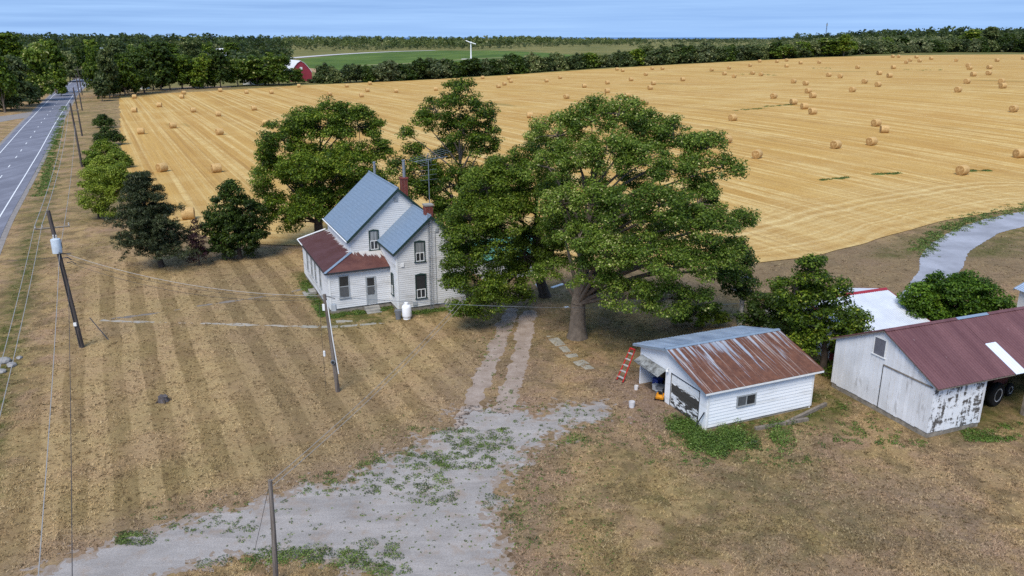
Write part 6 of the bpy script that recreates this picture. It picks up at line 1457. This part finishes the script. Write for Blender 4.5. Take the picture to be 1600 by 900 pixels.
# ------------------------------------------------------------------ weeds and grass
WEED = leafmat('weed_leaves', [(0, srgb(52,64,32)), (.4, srgb(86,104,46)), (.75, srgb(114,136,58)), (1, srgb(152,164,96))], trans=.2, hue_by_object=0)
LUSH = leafmat('lush_weed_leaves', [(0, srgb(50,66,24)), (.4, srgb(82,108,38)), (.8, srgb(114,138,58)), (1, srgb(150,166,92))], trans=.25, hue_by_object=0)
def weeds(name, label, C, R, mat, seed, per=26, size=.11, flat=.45):
    rng = np.random.RandomState(seed); C = np.asarray(C, float); R = np.asarray(R, float); n = np.maximum(5, (per*(R/.25)**2).astype(int)); n = np.minimum(n, 260)
    i = np.repeat(np.arange(len(C)), n); m_ = len(i); a = rng.rand(m_)*6.283; r = np.sqrt(rng.rand(m_))*R[i]
    P = np.stack([C[i, 0]+np.cos(a)*r*1.15, C[i, 1]+np.sin(a)*r, np.zeros(m_)], 1); P[:, 2] = terrain(P[:, 0], P[:, 1])+.02+rng.rand(m_)*flat*R[i]*(1-(r/R[i])**2*.7)
    N = unit(np.stack([np.cos(a)*.5, np.sin(a)*.5, np.full(m_, .8)], 1)+rng.normal(size=(m_, 3))*.4); V, F_ = leaf_quads(P, N, size, rng, .5)
    tone = np.clip(.45+rng.normal(size=len(C))[i]*.15+rng.normal(size=m_)*.15, 0, 1)
    tag(link(name, fast_mesh(name, V, F_, np.repeat(tone, 4)), None, mat), label, 'weeds', kind='stuff')
rw_ = np.random.RandomState(9)
def patch(px0, px1, py0, py1, n, r0, r1, thr=None, seed=0):
    C, R = [], []
    for _ in range(n):
        p = gp(rw_.uniform(px0, px1), rw_.uniform(py0, py1)); C.append(p[:2]); R.append(rw_.uniform(r0, r1)**1.0)
    C = np.array(C); R = np.array(R)
    if thr is not None: k = fbm(C, .8, seed) > thr; C, R = C[k], R[k]
    return C, R
sets = [patch(640,800,668,735,330,.06,.24,.46,1), patch(560,700,705,760,120,.06,.26,.48,2), patch(470,640,738,775,90,.06,.22), patch(380,560,858,890,70,.08,.3), patch(560,640,850,898,26,.08,.3), patch(640,720,745,790,30,.06,.25), patch(780,850,700,860,110,.05,.18,.48,3),
        patch(200,470,765,850,90,.05,.16,.5,4), patch(330,620,790,860,40,.04,.14), patch(800,960,630,700,160,.05,.16,.47,5), patch(740,812,500,650,190,.05,.16,.46,6), patch(180,240,832,850,30,.1,.3), patch(240,400,808,832,40,.06,.2), patch(870,1010,640,700,60,.05,.14)]
sets += [patch(560,960,640,860,420,.03,.07), patch(800,960,690,898,300,.03,.08), patch(430,800,745,898,120,.03,.06)]
for px, py, r in ((901,684,.5),(890,688,.4),(915,688,.35),(770,778,.35),(763,790,.3),(700,780,.36),(661,761,.34),(804,812,.4),(675,786,.28),(575,850,.42),(489,861,.55),(470,866,.5),(505,868,.45),(452,870,.45),(430,872,.4),(548,870,.45),(595,894,.5),(580,888,.4),(878,737,.3),(440,873,.4),(600,892,.45),(530,878,.4),(350,876,.35),(320,882,.35),(390,872,.35),(560,882,.4)):
    sets.append((np.array([gp(px, py)[:2]]), np.array([r])))
weeds('driveway_weeds', 'low green weeds growing through the gravel driveway', np.concatenate([s_[0] for s_ in sets]), np.concatenate([s_[1] for s_ in sets]), WEED, 3, 60, .075)
sets = [patch(1030,1240,662,715,420,.15,.42,.40,7), patch(1030,1110,640,690,100,.15,.35)]
C = np.concatenate([s_[0] for s_ in sets]); R = np.concatenate([s_[1] for s_ in sets]); k = in_frame(C, (10.84, 40.32), .40); ok = ~((k[:, 0] > -.25) & (k[:, 1] > -.2) & (k[:, 0] < 8))
ok &= (np.maximum(-k[:, 1], 0)*np.where(k[:, 0] < 3.5, .45, .8)+np.maximum(-k[:, 0]-.6, 0)*.7+np.maximum(k[:, 1]-1, 0)) < .35+1.9*fbm(C, .9, 21)
ok &= rw_.rand(len(C)) < .95
weeds('garage_weeds', 'lush green weeds along the foot of the garage', C[ok], R[ok], LUSH, 5, 60, .10, 1.5)
sets = [patch(1000,1290,640,725,520,.06,.18,.44,17), patch(1010,1240,690,730,160,.06,.2,.46,4)]
C = np.concatenate([s_[0] for s_ in sets]); R = np.concatenate([s_[1] for s_ in sets]); k = in_frame(C, (10.84, 40.32), .40); ok = ~((k[:, 0] > -.25) & (k[:, 1] > -.2) & (k[:, 0] < 8))
weeds('rank_weeds', 'scattered duller weeds thinning out from the garage into the dry grass', C[ok], R[ok], WEED, 15, 40, .09, .9)
sets = [patch(1500,1600,655,690,160,.12,.3,.42,8), patch(1300,1450,620,700,150,.1,.25,.48,2)]
C = np.concatenate([s_[0] for s_ in sets]); R = np.concatenate([s_[1] for s_ in sets]); k = in_frame(C, (22.71, 39.4), .37); ok = ~((k[:, 0] > -.2) & (k[:, 1] > -.15))
weeds('barn_weeds', 'green weeds along the foot of the old barn', C[ok], R[ok], LUSH, 6, 60, .085, .7)
C, R = [], []
for _ in range(260):
    e = rw_.rand()
    u, v = (rw_.uniform(-.9, -.15), rw_.uniform(-.5, 11)) if e < .45 else ((rw_.uniform(-.3, 5), rw_.uniform(-1.0, -.15)) if e < .8 else (rw_.uniform(6, 9), rw_.uniform(-2.9, -2.25)))
    if 2.6 < u < 4.0 and v > -1.3: continue
    p = in_house(u, v, 0); C.append(p[:2]); R.append(rw_.uniform(.12, .34))
weeds('house_weeds', 'green weeds along the foot of the farmhouse', C, R, LUSH, 7, 60, .085, .7)
C, R = [], []
for _ in range(1500):
    k_ = rw_.uniform(-20, 150); b_ = np.array(ROAD[2])+ROW*k_+ROWN*(6.3+rw_.normal()*.55)
    if fbm(b_[None], .15, 4)[0] > .36: C.append(b_); R.append(rw_.uniform(.15, .35))
weeds('verge_grass', 'strip of green grass along the near edge of the highway', C, R, LUSH, 9, 10, .2, .4)
C, R = [], []
for a_, b_, n_ in (((1365,273),(1405,271.5),40), ((1282,282),(1326,278),34), ((1146,173),(1200,169),40), ((1190,167),(1240,164),40), ((1514,268),(1546,267),26), ((1155,116),(1215,118),30), ((1410,109),(1470,110),24), ((1270,107),(1300,107),14)):
    for k_ in range(n_):
        f_ = rw_.rand(); p_ = gp(a_[0]+(b_[0]-a_[0])*f_, a_[1]+(b_[1]-a_[1])*f_+rw_.normal()*.5); C.append(p_[:2]); R.append(rw_.uniform(.25, .6))
weeds('green_regrowth', 'streaks of green regrowth among the stubble', C, R, WEED, 10, 14, .17, .3)
C, R = [], []
lv = gpl([(1436,398),(1450,380),(1478,361),(1508,347),(1540,337),(1600,325),(1640,321)])
for _ in range(520):
    k_ = rw_.randint(len(lv)-1); f_ = rw_.rand(); p_ = np.array(lv[k_])*(1-f_)+np.array(lv[k_+1])*f_+rw_.normal(size=2)*np.array([.5, .9]); C.append(p_); R.append(rw_.uniform(.15, .4))
weeds('lane_verge', 'rough green grass between the curved lane and the stubble field', C, R, WEED, 11, 14, .16, .5)
# short dry grass
t = NT('dry_grass_blades'); c, _h = ground_colour(t, t.geo()); f_ = t.attr('tone')
c = t.mix(t.ramp(f_, [(.1, .4), (.45, 0)]), c, srgb(92,78,52)); c = t.mix(t.ramp(f_, [(.6, 0), (1, .35)]), c, srgb(206,186,146)); t.bsdf(c, .9, 0, .1); GRASS = t.m
def dry_grass(n, seed):
    rng = np.random.RandomState(seed); Y_ = 1/rng.uniform(1/85., 1/19., n); X_ = rng.uniform(-.72, .72, n)*Y_*1.05; P = np.stack([X_, Y_], 1)
    k = (np.maximum(sd_poly(P, GRAVEL), -sd_poly(P, ISLAND)) > .3) & (sd_poly(P, FIELD) > .5) & (d_line(P, ROAD) > 7) & (np.minimum(d_line(P, RUT_A), d_line(P, RUT_B)) > .7) & (sd_poly(P, LANE) > .5)
    h_ = in_frame(P, house_xy, house_th); k &= ~((h_[:, 0] > -.2) & (h_[:, 0] < 11) & (h_[:, 1] > -2.3) & (h_[:, 1] < 12))
    g_ = in_frame(P, (10.84, 40.32), .4); k &= ~((g_[:, 0] > -.3) & (g_[:, 0] < 7.6) & (g_[:, 1] > -.2) & (g_[:, 1] < 7.1)); b_ = in_frame(P, (22.71, 39.4), .37); k &= ~((b_[:, 0] > -.2) & (b_[:, 1] > -.2) & (b_[:, 1] < 7.5))
    dens = fbm(P, .5, 3)*.6+fbm(P, 2.2, 8)*.4; k &= rng.rand(n) < np.clip((dens-.3)*3.2, .1, 1)
    P = P[k]; m_ = len(P); B = 3; i = np.repeat(np.arange(m_), B); a = rng.rand(m_*B)*6.283; sc = (.045+.0011*P[i, 1])*rng.uniform(.6, 1.5, m_*B); h = rng.uniform(.03, .09, m_*B)
    c_ = np.column_stack([P[i]+rng.normal(size=(m_*B, 2))*.05, terrain(P[i, 0], P[i, 1])-.005]); d = np.stack([np.cos(a), np.sin(a), np.zeros(m_*B)], 1); e = np.stack([-np.sin(a), np.cos(a), np.zeros(m_*B)], 1)
    V = np.stack([c_-e*sc[:, None]*.35, c_+e*sc[:, None]*.35, c_+d*sc[:, None]*1.4+np.array([0, 0, 1])*h[:, None]], 1).reshape(-1, 3); F_ = np.arange(3*len(c_)).reshape(-1, 3)
    clump = fbm(P, 1.6, 12); tone = np.clip(.15+.75*(clump[i])+rng.normal(size=m_*B)*.16, 0, 1)
    me = fast_mesh('dry_grass', V, F_, np.repeat(tone, 3)); set_masks(me, V[:, :2])
    tag(link('dry_grass', me, None, GRASS), 'short dry mown grass covering the yard', 'grass', kind='stuff')
dry_grass(125000, 2)
TUFT = leafmat('brown_tufts', [(0, srgb(56,46,28)), (.5, srgb(84,72,42)), (1, srgb(112,104,60))], trans=.15, rough=.8, hue_by_object=0)
Y_ = 1/rw_.uniform(1/70., 1/20., 2600); X_ = rw_.uniform(-.7, .7, 2600)*Y_; P = np.stack([X_, Y_], 1)
k = (np.maximum(sd_poly(P, GRAVEL), -sd_poly(P, ISLAND)) > .1) & (sd_poly(P, FIELD) > .5) & (d_line(P, ROAD) > 8) & (fbm(P, .3, 6) > .45); h_ = in_frame(P, house_xy, house_th); k &= ~((h_[:, 0] > -.4) & (h_[:, 0] < 11.2) & (h_[:, 1] > -2.5) & (h_[:, 1] < 12))
g_ = in_frame(P, (10.84, 40.32), .4); k &= ~((g_[:, 0] > -.6) & (g_[:, 0] < 8) & (g_[:, 1] > -.4) & (g_[:, 1] < 7.5)); b_ = in_frame(P, (22.71, 39.4), .37); k &= ~((b_[:, 0] > -.4) & (b_[:, 1] > -.4) & (b_[:, 1] < 7.5))
weeds('brown_tufts', 'small dark tufts dotted over the dry lawn', P[k], rw_.uniform(.05, .16, k.sum()), TUFT, 8, 30, .07, .35)
